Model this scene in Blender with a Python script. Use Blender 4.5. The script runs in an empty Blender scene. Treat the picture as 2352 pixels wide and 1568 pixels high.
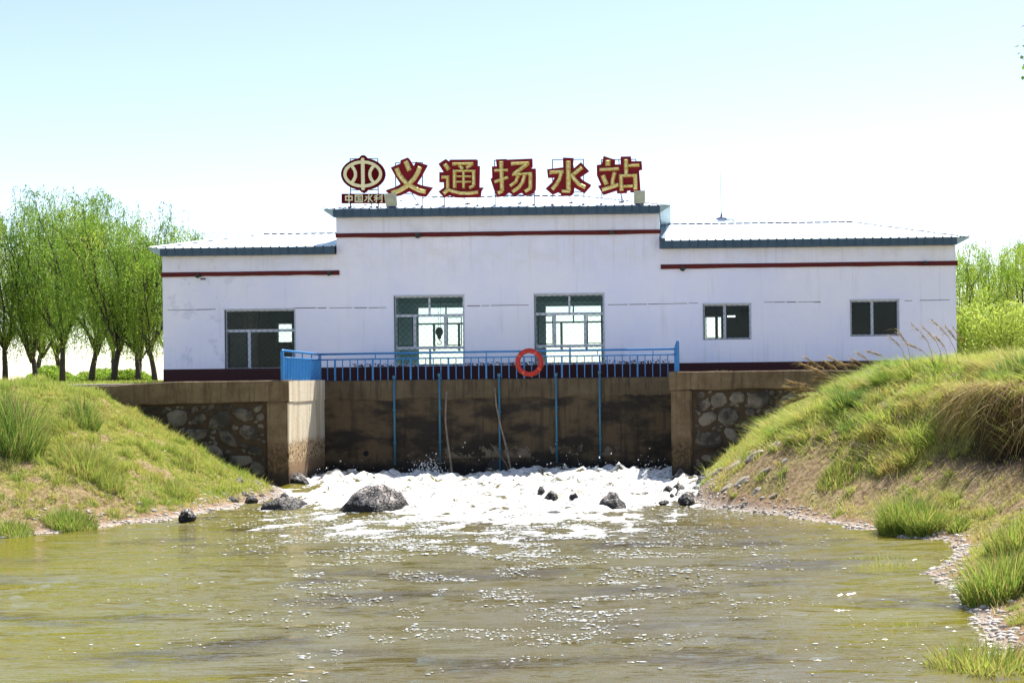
import bpy, bmesh, math, random
import numpy as np
from mathutils import Vector, Matrix, noise as mnoise
R = math.radians
rng = np.random.default_rng(7)
random.seed(7)
SC = bpy.context.scene
COL = SC.collection

# ---------------------------------------------------------------- camera
EYE = 3.1; F = 3200.0; PX, PY, ROLL = 1550.0, 857.0, 0.0125   # principal point in 2352-wide picture units
cam = bpy.data.cameras.new('camera'); camo = bpy.data.objects.new('camera', cam); COL.objects.link(camo)
cam.sensor_fit = 'HORIZONTAL'; cam.sensor_width = 36; cam.lens = F / 2352 * 36
cam.shift_x = -(PX - 1176) / 2352; cam.shift_y = (PY - 784) / 2352
cam.clip_start = 0.1; cam.clip_end = 3000
camo.matrix_world = Matrix.Translation((0, 0, EYE)) @ Matrix.Rotation(R(90), 4, 'X') @ Matrix.Rotation(-math.atan(ROLL), 4, 'Z')
SC.camera = camo
# ---------------------------------------------------------------- sky, sun, exposure
SUN_EL, SUN_AZ = R(60), R(31)          # azimuth measured from +Y towards +X
w = bpy.data.worlds.new('World'); SC.world = w; w.use_nodes = True
nt = w.node_tree; nt.nodes.clear()
sky = nt.nodes.new('ShaderNodeTexSky'); sky.sky_type = 'NISHITA'; sky.sun_disc = False
sky.sun_elevation = SUN_EL; sky.sun_rotation = SUN_AZ; sky.air_density = 0.7; sky.dust_density = 0.5; sky.ozone_density = 1.0
bg = nt.nodes.new('ShaderNodeBackground'); bg.inputs['Strength'].default_value = 0.125
wo = nt.nodes.new('ShaderNodeOutputWorld')
tin = nt.nodes.new('ShaderNodeMix'); tin.data_type = 'RGBA'; tin.blend_type = 'MULTIPLY'; tin.inputs[0].default_value = 1; tin.inputs[7].default_value = (1.08, .965, .86, 1)
nt.links.new(sky.outputs[0], tin.inputs[6]); nt.links.new(tin.outputs[2], bg.inputs[0]); nt.links.new(bg.outputs[0], wo.inputs[0])
sl = bpy.data.lights.new('sun', 'SUN'); sl.energy = 4.6; sl.angle = R(0.53); sl.color = (1, 0.96, 0.89)
so = bpy.data.objects.new('sun', sl); COL.objects.link(so)
sd = Vector((math.sin(SUN_AZ) * math.cos(SUN_EL), math.cos(SUN_AZ) * math.cos(SUN_EL), math.sin(SUN_EL)))
so.rotation_euler = sd.to_track_quat('Z', 'Y').to_euler(); so.location = (20, 30, 40)
SC.view_settings.view_transform = 'Standard'; SC.view_settings.look = 'None'
SC.view_settings.gamma = 1; SC.view_settings.exposure = 1.2
SC.cycles.max_bounces = 8; SC.cycles.transparent_max_bounces = 16
SC.cycles.caustics_reflective = False; SC.cycles.caustics_refractive = False

def W(px, py, Y):
    """measure: a sight line of the survey photo cut at depth Y -> world point"""
    dx, dy = px - PX, py - PY
    return Vector(((dx - dy * ROLL) / F * Y, Y, EYE - (dy + dx * ROLL) / F * Y))

# ---------------------------------------------------------------- helpers: materials
def mat(name, col, rough=0.7, col2=None, nscale=4.0, bump=0.0, bscale=30.0, metal=0.0, spec=0.5, lo=0.35, hi=0.65, stretch=None):
    m = bpy.data.materials.new(name); m.use_nodes = True; n = m.node_tree.nodes; l = m.node_tree.links
    b = n['Principled BSDF']; b.inputs['Roughness'].default_value = rough; b.inputs['Metallic'].default_value = metal
    b.inputs['Specular IOR Level'].default_value = spec
    b.inputs['Base Color'].default_value = (*col, 1)
    tc = n.new('ShaderNodeTexCoord'); src = tc.outputs['Object']
    if stretch:
        mp = n.new('ShaderNodeMapping'); mp.inputs['Scale'].default_value = stretch; l.new(src, mp.inputs[0]); src = mp.outputs[0]
    if col2 is not None:
        nz = n.new('ShaderNodeTexNoise'); nz.inputs['Scale'].default_value = nscale; nz.inputs['Detail'].default_value = 6; nz.inputs['Roughness'].default_value = .65
        l.new(src, nz.inputs['Vector'])
        r = n.new('ShaderNodeValToRGB'); r.color_ramp.elements[0].position = lo; r.color_ramp.elements[1].position = hi
        r.color_ramp.elements[0].color = (*col, 1); r.color_ramp.elements[1].color = (*col2, 1)
        l.new(nz.outputs[0], r.inputs[0]); l.new(r.outputs[0], b.inputs['Base Color'])
    if bump:
        nb = n.new('ShaderNodeTexNoise'); nb.inputs['Scale'].default_value = bscale; nb.inputs['Detail'].default_value = 5
        l.new(src, nb.inputs['Vector'])
        bp = n.new('ShaderNodeBump'); bp.inputs['Strength'].default_value = bump; bp.inputs['Distance'].default_value = 0.03
        l.new(nb.outputs[0], bp.inputs['Height']); l.new(bp.outputs[0], b.inputs['Normal'])
    return m

class G:
    """tiny node graph helper on a material"""
    def __init__(s, m): s.m = m; s.n = m.node_tree.nodes; s.l = m.node_tree.links; s.b = s.n['Principled BSDF']
    def add(s, t, **k):
        x = s.n.new(t)
        for a, v in k.items():
            if a[0] == '_': x.inputs[int(a[1:])].default_value = v
            else: setattr(x, a, v)
        return x
    def noise(s, vec, scale, detail=5, rough=.6, st=None):
        if st:
            mp = s.add('ShaderNodeMapping'); mp.inputs['Scale'].default_value = st; s.l.new(vec, mp.inputs[0]); vec = mp.outputs[0]
        x = s.add('ShaderNodeTexNoise'); x.inputs['Scale'].default_value = scale; x.inputs['Detail'].default_value = detail; x.inputs['Roughness'].default_value = rough
        s.l.new(vec, x.inputs['Vector']); return x.outputs[0]
    def math(s, op, a, b=None, clamp=False):
        x = s.add('ShaderNodeMath', operation=op); x.use_clamp = clamp
        for i, v in enumerate((a, b)):
            if v is None: continue
            if isinstance(v, (int, float)): x.inputs[i].default_value = v
            else: s.l.new(v, x.inputs[i])
        return x.outputs[0]
    def step(s, v, a, b):
        x = s.add('ShaderNodeMapRange'); x.interpolation_type = 'SMOOTHSTEP'
        s.l.new(v, x.inputs[0]); x.inputs[1].default_value = a; x.inputs[2].default_value = b; return x.outputs[0]
    def mix(s, f, a, b):
        x = s.add('ShaderNodeMix', data_type='RGBA')
        if isinstance(f, (int, float)): x.inputs[0].default_value = f
        else: s.l.new(f, x.inputs[0])
        for i, v in ((6, a), (7, b)):
            if isinstance(v, tuple): x.inputs[i].default_value = (*v, 1)
            else: s.l.new(v, x.inputs[i])
        return x.outputs[2]
    def obj(s): return s.add('ShaderNodeTexCoord').outputs['Object']
    def geo(s): return s.add('ShaderNodeNewGeometry').outputs['Position']
    def xyz(s, v):
        x = s.add('ShaderNodeSeparateXYZ'); s.l.new(v, x.inputs[0]); return x.outputs
    def col(s, v): s.l.new(v, s.b.inputs['Base Color'])
    def bump(s, h, strength=.5, dist=.03):
        x = s.add('ShaderNodeBump'); x.inputs['Strength'].default_value = strength; x.inputs['Distance'].default_value = dist
        s.l.new(h, x.inputs['Height']); s.l.new(x.outputs[0], s.b.inputs['Normal'])

# ---------------------------------------------------------------- helpers: meshes and objects
class MB:
    def __init__(s): s.v = []; s.f = []; s.sm = []
    def poly(s, pts, faces, smooth=False):
        k = len(s.v); s.v += [tuple(p) for p in pts]; s.f += [tuple(i + k for i in f) for f in faces]; s.sm += [smooth] * len(faces); return s
    def box(s, x0, x1, y0, y1, z0, z1):
        return s.poly([(x0,y0,z0),(x1,y0,z0),(x1,y1,z0),(x0,y1,z0),(x0,y0,z1),(x1,y0,z1),(x1,y1,z1),(x0,y1,z1)],
                      [(0,3,2,1),(4,5,6,7),(0,1,5,4),(1,2,6,5),(2,3,7,6),(3,0,4,7)])
    def bbox(s, x0, x1, y0, y1, z0, z1, b=.02):      # box with chamfered edges
        bm = bmesh.new(); bmesh.ops.create_cube(bm, size=1)
        for v in bm.verts: v.co = ((x0+x1)/2 + v.co.x*(x1-x0), (y0+y1)/2 + v.co.y*(y1-y0), (z0+z1)/2 + v.co.z*(z1-z0))
        bmesh.ops.bevel(bm, geom=list(bm.edges), offset=b, segments=2, affect='EDGES')
        bm.verts.index_update(); s.poly([v.co[:] for v in bm.verts], [tuple(v.index for v in f.verts) for f in bm.faces]); bm.free(); return s
    def prism(s, pts, y0, y1):                        # polygon in XZ (any winding), extruded in Y
        a = sum(pts[i][0]*pts[(i+1)%len(pts)][1] - pts[(i+1)%len(pts)][0]*pts[i][1] for i in range(len(pts)))
        if a < 0: pts = pts[::-1]
        n = len(pts)
        return s.poly([(p[0], y0, p[1]) for p in pts] + [(p[0], y1, p[1]) for p in pts],
                      [tuple(range(n)), tuple(range(2*n-1, n-1, -1))] + [(i, n+i, n+(i+1)%n, (i+1)%n) for i in range(n)])
    def tube(s, pts, r, n=8, cap=True):
        pts = [Vector(p) for p in pts]; rs = r if isinstance(r, (list, tuple)) else [r] * len(pts); k = len(s.v)
        for i, p in enumerate(pts):
            d = (pts[min(i+1, len(pts)-1)] - pts[max(i-1, 0)]).normalized()
            up = Vector((0, 0, 1)) if abs(d.z) < .9 else Vector((1, 0, 0))
            a = d.cross(up).normalized(); b = d.cross(a)
            s.v += [tuple(p + (a*math.cos(2*math.pi*j/n) + b*math.sin(2*math.pi*j/n)) * rs[i]) for j in range(n)]
        for i in range(len(pts)-1):
            for j in range(n):
                s.f.append((k+i*n+j, k+i*n+(j+1)%n, k+(i+1)*n+(j+1)%n, k+(i+1)*n+j)); s.sm.append(True)
        if cap:
            s.f.append(tuple(k+j for j in range(n-1, -1, -1))); s.f.append(tuple(k+(len(pts)-1)*n+j for j in range(n))); s.sm += [False, False]
        return s
    def build(s, name, m, parent=None):
        me = bpy.data.meshes.new(name); me.from_pydata(s.v, [], s.f); me.materials.append(m)
        me.polygons.foreach_set('use_smooth', s.sm); me.update()
        o = bpy.data.objects.new(name, me); COL.objects.link(o)
        if parent is not None:
            o.parent = parent; o.matrix_parent_inverse = Matrix.Translation(parent.location).inverted() if parent.location.length else Matrix()
        return o

def tag(o, label=None, cat=None, group=None, kind=None):
    if label: o['label'] = label
    if cat: o['category'] = cat
    if group: o['group'] = group
    if kind: o['kind'] = kind
    return o
def empty(name, loc, label, cat, group=None):
    o = bpy.data.objects.new(name, None); o.location = loc; o.empty_display_size = .2; COL.objects.link(o)
    return tag(o, label, cat, group)
def mesh_np(name, V, Fc, m, smooth=False, attrs=None, parent=None):
    me = bpy.data.meshes.new(name); V = np.asarray(V, np.float32); Fc = np.asarray(Fc, np.int32); k = Fc.shape[1]
    me.vertices.add(len(V)); me.vertices.foreach_set('co', V.ravel())
    me.loops.add(Fc.size); me.loops.foreach_set('vertex_index', Fc.ravel())
    me.polygons.add(len(Fc)); me.polygons.foreach_set('loop_start', np.arange(0, Fc.size, k, dtype=np.int32))
    me.polygons.foreach_set('use_smooth', np.full(len(Fc), smooth))
    for a, arr in (attrs or {}).items():
        at = me.attributes.new(a, 'FLOAT', 'POINT'); at.data.foreach_set('value', np.asarray(arr, np.float32))
    me.update(calc_edges=True); me.validate(); me.materials.append(m)
    o = bpy.data.objects.new(name, me); COL.objects.link(o)
    if parent is not None: o.parent = parent
    return o

# value noise in numpy
_P = rng.random((257, 257))
def vnoise(x, y):
    xi = np.floor(x).astype(int); yi = np.floor(y).astype(int); fx = x - xi; fy = y - yi
    fx = fx*fx*(3-2*fx); fy = fy*fy*(3-2*fy); a = xi % 256; b = yi % 256
    return (_P[a, b]*(1-fx)*(1-fy) + _P[a+1, b]*fx*(1-fy) + _P[a, b+1]*(1-fx)*fy + _P[a+1, b+1]*fx*fy)
def fbm(x, y, o=4, g=.5):
    s = 0; a = 1; t = 0
    for i in range(o): s = s + a*vnoise(x*2**i + 17.3*i, y*2**i + 9.1*i); t += a; a *= g
    return s / t                                        # 0..1
def sstep(x, a, b):
    t = np.clip((x-a)/(b-a), 0, 1); return t*t*(3-2*t)

# ================================================================= terrain
SHL = np.array([(-11.6,46),(-11.45,40),(-10.6,37.8),(-10.2,35.8),(-10.5,34.3),(-10.9,32.8),(-11.15,31.3),(-12.2,29.3),(-13.4,27.4),(-15.5,25),(-19,22.3),(-24,17),(-30,8),(-34,-20)], float)
SHR = np.array([(.6,46),(.5,40),(.3,36),(.35,34),(.7,32.0),(2.0,30.5),(3.1,28.5),(4.0,26.5),(4.7,25.3),(4.9,24.2),(4.5,22.8),(3.75,21.2),(3.85,19.8),(3.75,18),(3.6,16.5),(3.55,15.3),(3.6,14.3),(4.1,12),(5,5),(8,-20)], float)
def pdist(x, y, S):
    best = np.full(x.shape, 1e9)
    for (ax, ay), (bx, by) in zip(S[:-1], S[1:]):
        dx, dy = bx-ax, by-ay; t = np.clip(((x-ax)*dx + (y-ay)*dy)/(dx*dx+dy*dy), 0, 1)
        best = np.minimum(best, np.hypot(x-ax-t*dx, y-ay-t*dy))
    return best
def side(S, y): o = np.argsort(S[:,1]); return np.interp(y, S[o,1], S[o,0])
def terrain(x, y):
    x = np.asarray(x, float); y = np.asarray(y, float)
    dl = pdist(x, y, SHL) * np.where(x < side(SHL, y), 1, -1)
    dr = pdist(x, y, SHR) * np.where(x > side(SHR, y), 1, -1)
    n1 = fbm(x*.9+3, y*.9, 4)-.5; n2 = fbm(x*4, y*4+7, 3)-.5
    wob = n1*.9
    # left profile
    zl = np.interp(dl+wob*.5*sstep(dl,.3,1.5), [-3,-.6,0,.35,1.0,3.0,5.0,6.6,30], [-.8,-.35,0,.10,.38,1.55,2.68,3.0,2.95])
    # right profile: gentle by the wall, cut bank nearer
    zg = np.interp(dr+wob*.3*sstep(dr,.3,1.5), [-3,-.6,0,.3,1.35,3.2,5.2,8,30], [-.8,-.3,0,.26,1.05,2.15,3.05,3.3,3.2])
    zc = np.interp(dr+wob*.3*sstep(dr,.3,1.5), [-3,-.6,0,.5,1.3,2.3,2.9,3.1,3.8,5.0,8,30], [-.8,-.25,0,.12,.5,1.15,1.5,2.5,2.85,3.25,3.5,3.4])
    wy = sstep(y, 28.5, 32.5); zr = zg*wy + zc*(1-wy)
    bot = -.8
    z = np.where(dl > -3, zl, bot); z = np.where(dr > -3, np.maximum(z, zr), z)
    land = np.maximum(dl, dr)
    z = z + np.where(land > .1, n2*.13*sstep(land,.1,1) + n1*.25*sstep(land,.8,3)*(y<41), 0)
    back = y > 40.25
    chan = (x > -11.4) & (x < .3) & (y < 44.45)
    far = 2.9 + (fbm(x*.05, y*.05, 3)-.5)*.25*sstep(y, 58, 80)
    z = np.where(back & ~chan, far, np.where(back & chan, -.8, z))
    return z, dl, dr
def soil(x, y, dl, dr):
    n = fbm(x*.8+11, y*.8+5, 4); nf = fbm(x*3+1, y*3+2, 3)
    s = sstep(n*.5+nf*.5, np.where(x < -5, .56, .51), np.where(x < -5, .62, .57))*.85
    s = np.maximum(s, (1-sstep(dl, .3, 1.0))*(dl>-2))
    s = np.maximum(s, (1-sstep(dr, .3, .9))*(dr>-2))
    low = (1-sstep(dl+ (n-.5)*2.2, 1.3, 2.9))*(1-sstep(y, 30.5, 33))*(dl>0); s = np.maximum(s, low*.85)
    band = np.exp(-((dl-2.9-(n-.5))/.5)**2)*(1-sstep(y, 30, 32)); s = np.maximum(s, band*.9*(x<-14))
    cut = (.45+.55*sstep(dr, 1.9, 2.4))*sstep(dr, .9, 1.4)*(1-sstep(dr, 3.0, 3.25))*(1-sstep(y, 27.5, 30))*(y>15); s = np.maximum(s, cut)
    mid = np.exp(-((dr-1.1-(n-.5)*1.5)/.7)**2)*sstep(y,26,28)*(1-sstep(y,34,38)); s = np.maximum(s, mid*.85)
    return np.clip(s, 0, 1)
def overhang_shade(x, y, dr): return sstep(dr, 2.2, 2.7)*(1-sstep(dr, 3.3, 3.7))*(1-sstep(y, 28.5, 30.5))*sstep(y, 20.5, 23.5)  # bare earth of the cut bank, shade of the grass overhang put into its colour
def axis(parts): 
    a = np.concatenate([np.arange(p, q, st) for p, q, st in parts]); return np.unique(np.round(a, 4))
gx = axis([(-900,-200,100),(-200,-50,15),(-50,-24,1.5),(-24,-10.4,.11),(-10.4,0,.6),(0,10.5,.11),(10.5,24,.8),(24,60,4),(60,200,20),(200,901,100)])
gy = axis([(-40,8,4),(8,13,.5),(13,46,.12),(46,60,1.0),(60,120,3),(120,300,15),(300,2001,100)])
X, Y = np.meshgrid(gx, gy); Z, DL, DR = terrain(X, Y)
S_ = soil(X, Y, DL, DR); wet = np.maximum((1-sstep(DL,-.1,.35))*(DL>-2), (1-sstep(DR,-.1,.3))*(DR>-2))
nx, ny = len(gx), len(gy); idx = np.arange(nx*ny).reshape(ny, nx)
GF = np.stack([idx[:-1,:-1], idx[:-1,1:], idx[1:,1:], idx[1:,:-1]], -1).reshape(-1, 4)
gm = mat('ground', (.2,.13,.08), .95, spec=.2); g = G(gm); p = g.obj()
at = g.add('ShaderNodeAttribute', attribute_name='soil').outputs['Fac']; aw = g.add('ShaderNodeAttribute', attribute_name='beach').outputs['Fac']
n1 = g.noise(p, 9, 6, .7); n2 = g.noise(p, 40, 4, .7)
soilc = g.mix(g.step(n1,.35,.65), (.17,.10,.055), (.40,.28,.18))
grc = g.mix(g.step(n1,.3,.7), (.15,.15,.03), (.34,.31,.09))
peb = g.mix(g.step(n2,.42,.58), (.34,.28,.23), (.66,.60,.54))
am = g.add('ShaderNodeAttribute', attribute_name='overhang_shade').outputs['Fac']; soilc = g.mix(am, soilc, (.035,.018,.010))
g.col(g.mix(aw, g.mix(at, grc, soilc), peb)); g.bump(n2, .9, .05)
tag(mesh_np('ground', np.stack([X, Y, Z], -1).reshape(-1, 3), GF, gm, True, {'soil': S_.ravel(), 'beach': wet.ravel(), 'overhang_shade': overhang_shade(X, Y, DR).ravel()}), kind='structure')

# ================================================================= water
def foam_mask(x, y):
    n = fbm(x*.7+2, y*.5+4, 4); n2 = fbm(x*2.2, y*1.6, 4)
    edge = np.interp(x, [-12,-10.1,-9.3,-8.4,-6.5,-4.5,-2.5,-1,1], [41.0,38.5,33.6,32.2,30.8,28.6,29.2,31.0,34.5])   # front of the white water
    core = sstep(y - edge + (n-.5)*3, -.6, 1.6)
    spread = sstep(y - edge + (n2-.5)*9, -5.5, .5)*sstep(n2, .50, .60)
    return core, spread
wx = axis([(-60,-16,1.0),(-16,4.6,.075),(4.6,14,.8)]); wyy = axis([(-30,8,3),(8,12.5,.3),(12.5,44.6,.085)])
X, Y = np.meshgrid(wx, wyy)
core, spread = foam_mask(X, Y)
def waves(x, y):
    z = 0
    for (a, kx, ky, ph) in ((.010,.9,4.3,0),(.008,-.8,6.1,1),(.006,1.7,8.3,2),(.005,-2.1,10.7,3)):
        z = z + a*np.sin(kx*x + ky*y + ph + 5*fbm(x*.35+ph, y*.5, 3))
    z = z + .035*(fbm(x*.9, y*2.6, 4)-.5)*2*.7 + .02*(fbm(x*2.5+9, y*7, 3)-.5)
    return z*(.45+1.0*sstep(fbm(x*.14+5,y*.2+3,2), .35, .65))
turb = (fbm(X*1.5, Y*1.1, 5, .6)-.47)*.62 + (fbm(X*4, Y*3.5, 4, .5)-.5)*.20
rise = core*(.05 + .03*sstep(Y, 33, 42))*np.interp(X,[-11,-8,-5,-1.5,0],[.8,.5,.7,1.5,1.3])
Zw = waves(X, Y)*(1-core*.7) + core*turb*(.4+.8*sstep(Y,30,36)) + rise
Zw -= .25*core*sstep(Y, 43.2, 44.2)
fm = np.clip(np.maximum(core, spread), 0, 1)
nx, ny = len(wx), len(wyy); idx = np.arange(nx*ny).reshape(ny, nx)
WF = np.stack([idx[:-1,:-1], idx[:-1,1:], idx[1:,1:], idx[1:,:-1]], -1).reshape(-1, 4)
wm = mat('water', (.2,.17,.06), .04, spec=.5); g = G(wm); p = g.obj(); at = g.add('ShaderNodeAttribute', attribute_name='foam').outputs['Fac']
big = g.noise(p, .16, 3, .5); hole = g.math('ADD', g.step(g.noise(p, 1.0, 5, .7, (.9, 1.6, 1)), .54, .64), g.step(g.noise(p, 1.0, 6, .75, (2.6, 6.5, 3)), .52, .60)); fl = g.noise(p, 1.0, 6, .75, (3.2, 7.5, 1)); fl2 = g.noise(p, 1.0, 5, .7, (9, 16, 9))
xx_ = g.xyz(p)[0]; lft_ = g.math('SUBTRACT', 1, g.step(g.math('ADD', xx_, g.math('MULTIPLY', big, 6)), -5, 1)); lft_ = g.math('MAXIMUM', lft_, g.step(g.math('ADD', xx_, g.math('MULTIPLY', big, 3)), 2.6, 5.2)); dk_ = g.step(g.noise(p, 1.0, 5, .65, (.30, .62, 1)), .50, .66); body = g.mix(g.math('ADD', g.math('MULTIPLY', g.step(big,.35,.65), .35), g.math('MULTIPLY', lft_, .65)), (.105,.086,.032), (.150,.130,.016)); body = g.mix(g.math('MULTIPLY', dk_, .8), body, (.052,.038,.010))
fv = g.math('ADD', at, g.math('MULTIPLY', g.math('SUBTRACT', fl, .5), 1.5)); fmk = g.step(g.math('SUBTRACT', fv, g.math('MULTIPLY', hole, .52)), .42, .62)
fv2 = g.math('MULTIPLY', fmk, g.math('ADD', .72, g.math('MULTIPLY', g.step(fl2, .36, .56), .28)))
fcol = g.mix(g.step(g.noise(p, 1.0, 6, .75, (2.2,3.4,2.2)), .50, .68), (.86,.86,.84), (.52,.49,.36)); g.col(g.mix(fv2, body, fcol))
g.l.new(g.math('ADD', .05, g.math('MULTIPLY', fmk, .75)), g.b.inputs['Roughness'])
amp = g.step(g.noise(p, 1.0, 3, .5, (.18, .5, 1)), .36, .62); rip = g.math('MULTIPLY', g.noise(p, 1.0, 3, .5, (1.1, 4.6, 2)), g.math('ADD', .15, g.math('MULTIPLY', amp, 1.9))); rip2 = g.noise(p, 1.0, 3, .55, (3.2, 13, 5))
g.bump(g.math('ADD', g.math('ADD', rip, g.math('MULTIPLY', rip2, .22)), g.math('MULTIPLY', g.math('MULTIPLY', fl2, fmk), 1.5)), 1.0, .055)
tag(mesh_np('water', np.stack([X, Y, Zw], -1).reshape(-1, 3), WF, wm, True, {'foam': fm.ravel()}), kind='structure')

def blobs(name, P, S, m, seg=1):
    """many small squashed lumps in one mesh"""
    bm = bmesh.new(); bmesh.ops.create_icosphere(bm, subdivisions=seg, radius=1); bm.verts.index_update()
    bv = np.array([v.co[:] for v in bm.verts]); bf = np.array([[v.index for v in f.verts] for f in bm.faces]); bm.free()
    n = len(P); V = bv[None]*S[:, None, :]*(1+.25*(rng.random((n, len(bv), 1))-.5)) + P[:, None, :]
    Fc = bf[None] + (np.arange(n)*len(bv))[:, None, None]
    return mesh_np(name, V.reshape(-1, 3), Fc.reshape(-1, 3), m, True)
foamm = mat('foam', (.88,.88,.86), .5, spec=.3)
# floating bubbles and clots of foam drifting down the pool
n = 21000; fy = 13.5 + 20*rng.random(n)**.7; cx = np.interp(fy, [13.5, 20, 28, 33], [-1.8, -2.3, -3.8, -4.8])
fx = cx + rng.normal(0, 1, n)*np.interp(fy, [13, 22, 30], [1.9, 2.0, 2.4])
keep = fbm(fx*1.2+4, fy*1.6, 4) + (fy-13)*.010 > .64; fx, fy = fx[keep], fy[keep]
keep = (fx > side(SHL, fy)+.3) & (fx < side(SHR, fy)-.2); fx, fy = fx[keep], fy[keep]
s = .003 + .014*rng.random(len(fx))**4 + .00035*fy; S = np.stack([s*rng.uniform(1, 2.6, len(s)), s*rng.uniform(.8, 1.5, len(s)), s*.25], -1)
tag(blobs('floating_foam', np.stack([fx, fy, waves(fx, fy)+.012], -1), S, foamm), 'white flecks of foam drifting over the green brown pool', 'foam', kind='stuff')
# spray thrown up where the water boils out below the wall
P = []
for (sx, sy, sz, sp, nn) in ((-3.0, 42.6, .0, .9, 170), (-7.7, 43.3, .05, .25, 380), (-.6, 41.6, .1, .25, 80), (-10.5, 42.2, .0, .5, 50), (-5.3, 42.7, -.05, 2.8, 90)):
    q = np.stack([rng.normal(sx, sp, nn), rng.normal(sy, .3, nn), sz + np.abs(rng.normal(0, .16+.05*sp, nn))*rng.random(nn)**.5*1.7], -1); P.append(q)
P = np.concatenate(P); P[:,0] = np.clip(P[:,0], -10.9, -.1); s = .006+.020*rng.random(len(P))**3
tag(blobs('water_spray', P, np.stack([s, s, s*1.2], -1), foamm), 'white drops thrown up where the water boils below the wall', 'spray', kind='stuff')

# ================================================================= concrete retaining walls
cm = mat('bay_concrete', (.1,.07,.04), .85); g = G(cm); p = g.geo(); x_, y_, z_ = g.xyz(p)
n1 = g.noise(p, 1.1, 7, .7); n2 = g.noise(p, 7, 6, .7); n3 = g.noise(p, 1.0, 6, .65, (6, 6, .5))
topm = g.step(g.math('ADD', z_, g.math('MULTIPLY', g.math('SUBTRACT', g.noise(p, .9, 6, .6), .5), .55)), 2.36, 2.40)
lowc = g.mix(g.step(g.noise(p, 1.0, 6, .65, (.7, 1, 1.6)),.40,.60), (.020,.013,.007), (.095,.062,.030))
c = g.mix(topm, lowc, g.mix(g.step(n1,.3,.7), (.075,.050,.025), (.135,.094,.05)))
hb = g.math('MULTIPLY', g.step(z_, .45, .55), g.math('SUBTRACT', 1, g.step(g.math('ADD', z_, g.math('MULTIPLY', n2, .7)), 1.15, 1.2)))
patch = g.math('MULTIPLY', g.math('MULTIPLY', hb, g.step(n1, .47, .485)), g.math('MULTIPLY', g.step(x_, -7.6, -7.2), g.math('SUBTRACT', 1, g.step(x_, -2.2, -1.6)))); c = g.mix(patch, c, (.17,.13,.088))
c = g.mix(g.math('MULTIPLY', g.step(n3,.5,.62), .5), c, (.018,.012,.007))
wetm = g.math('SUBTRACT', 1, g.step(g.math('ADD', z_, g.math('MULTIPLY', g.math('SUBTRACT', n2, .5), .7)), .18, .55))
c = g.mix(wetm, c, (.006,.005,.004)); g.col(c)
crk = g.add('ShaderNodeTexVoronoi', feature='DISTANCE_TO_EDGE'); crk.inputs['Scale'].default_value = .8; g.l.new(p, crk.inputs['Vector'])
g.bump(g.math('ADD', g.math('ADD', n2, g.math('MULTIPLY', topm, 1.3)), patch), .8, .04)

km = mat('weathered_concrete', (.3,.23,.15), .9); g = G(km); p = g.geo(); x_, y_, z_ = g.xyz(p)
n1 = g.noise(p, 1.4, 7, .7); n2 = g.noise(p, 9, 6, .7); n3 = g.noise(p, 1.0, 6, .65, (7, 7, .45))
c = g.mix(g.step(n1,.32,.68), (.115,.070,.034), (.215,.15,.085)); c = g.mix(g.math('MULTIPLY', g.step(n3,.48,.66), .6), c, (.055,.033,.016))
c = g.mix(g.math('MULTIPLY', g.step(n2,.62,.68), .5), c, (.30,.24,.16))
zz = g.math('ADD', z_, g.math('MULTIPLY', g.math('SUBTRACT', g.noise(p, 3, 5, .7, (4,4,.7)), .5), .9))
c = g.mix(g.math('SUBTRACT', 1, g.step(zz, .9, 1.35)), c, g.mix(g.step(n2,.4,.6), (.06,.035,.016), (.14,.088,.042)))
c = g.mix(g.math('SUBTRACT', 1, g.step(zz, .3, .5)), c, (.04,.028,.018)); g.col(c); g.bump(n2, .7, .03)
rm = mat('sunlit_return_concrete', (.5,.42,.3), .9); g = G(rm); p = g.geo(); x_, y_, z_ = g.xyz(p)  # paler copy of the concrete, sunlight on the return put into its colour
n2 = g.noise(p, 9, 6, .7); n3 = g.noise(p, 1.0, 6, .65, (6, 6, .35))
c = g.mix(g.step(n3,.36,.66), (.62,.54,.40), (.42,.33,.21)); c = g.mix(g.math('MULTIPLY', g.step(n2,.6,.68), .5), c, (.25,.18,.10))
zz = g.math('ADD', z_, g.math('MULTIPLY', g.math('SUBTRACT', g.noise(p, 3, 5, .7, (6,6,.7)), .5), .9))
c = g.mix(g.math('SUBTRACT', 1, g.step(zz, 1.15, 1.35)), c, g.mix(g.step(n2,.42,.56), (.10,.055,.02), (.46,.33,.18)))
c = g.mix(g.math('SUBTRACT', 1, g.step(zz, .55, .75)), c, (.20,.12,.06)); c = g.mix(g.math('SUBTRACT', 1, g.step(zz, .2, .4)), c, (.05,.035,.02)); g.col(c); g.bump(n2, .7, .03)
platm = mat('platform_concrete', (.34,.31,.27), .9, (.25,.22,.19), 2)
mortar = mat('mortar', (.045,.027,.014), .95, (.075,.048,.027), 3, .8, 14)
stonem = mat('rubble_stone', (.035,.028,.022), .85, (.20,.165,.125), 1.5, .8, 18, lo=.42, hi=.62)

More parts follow.
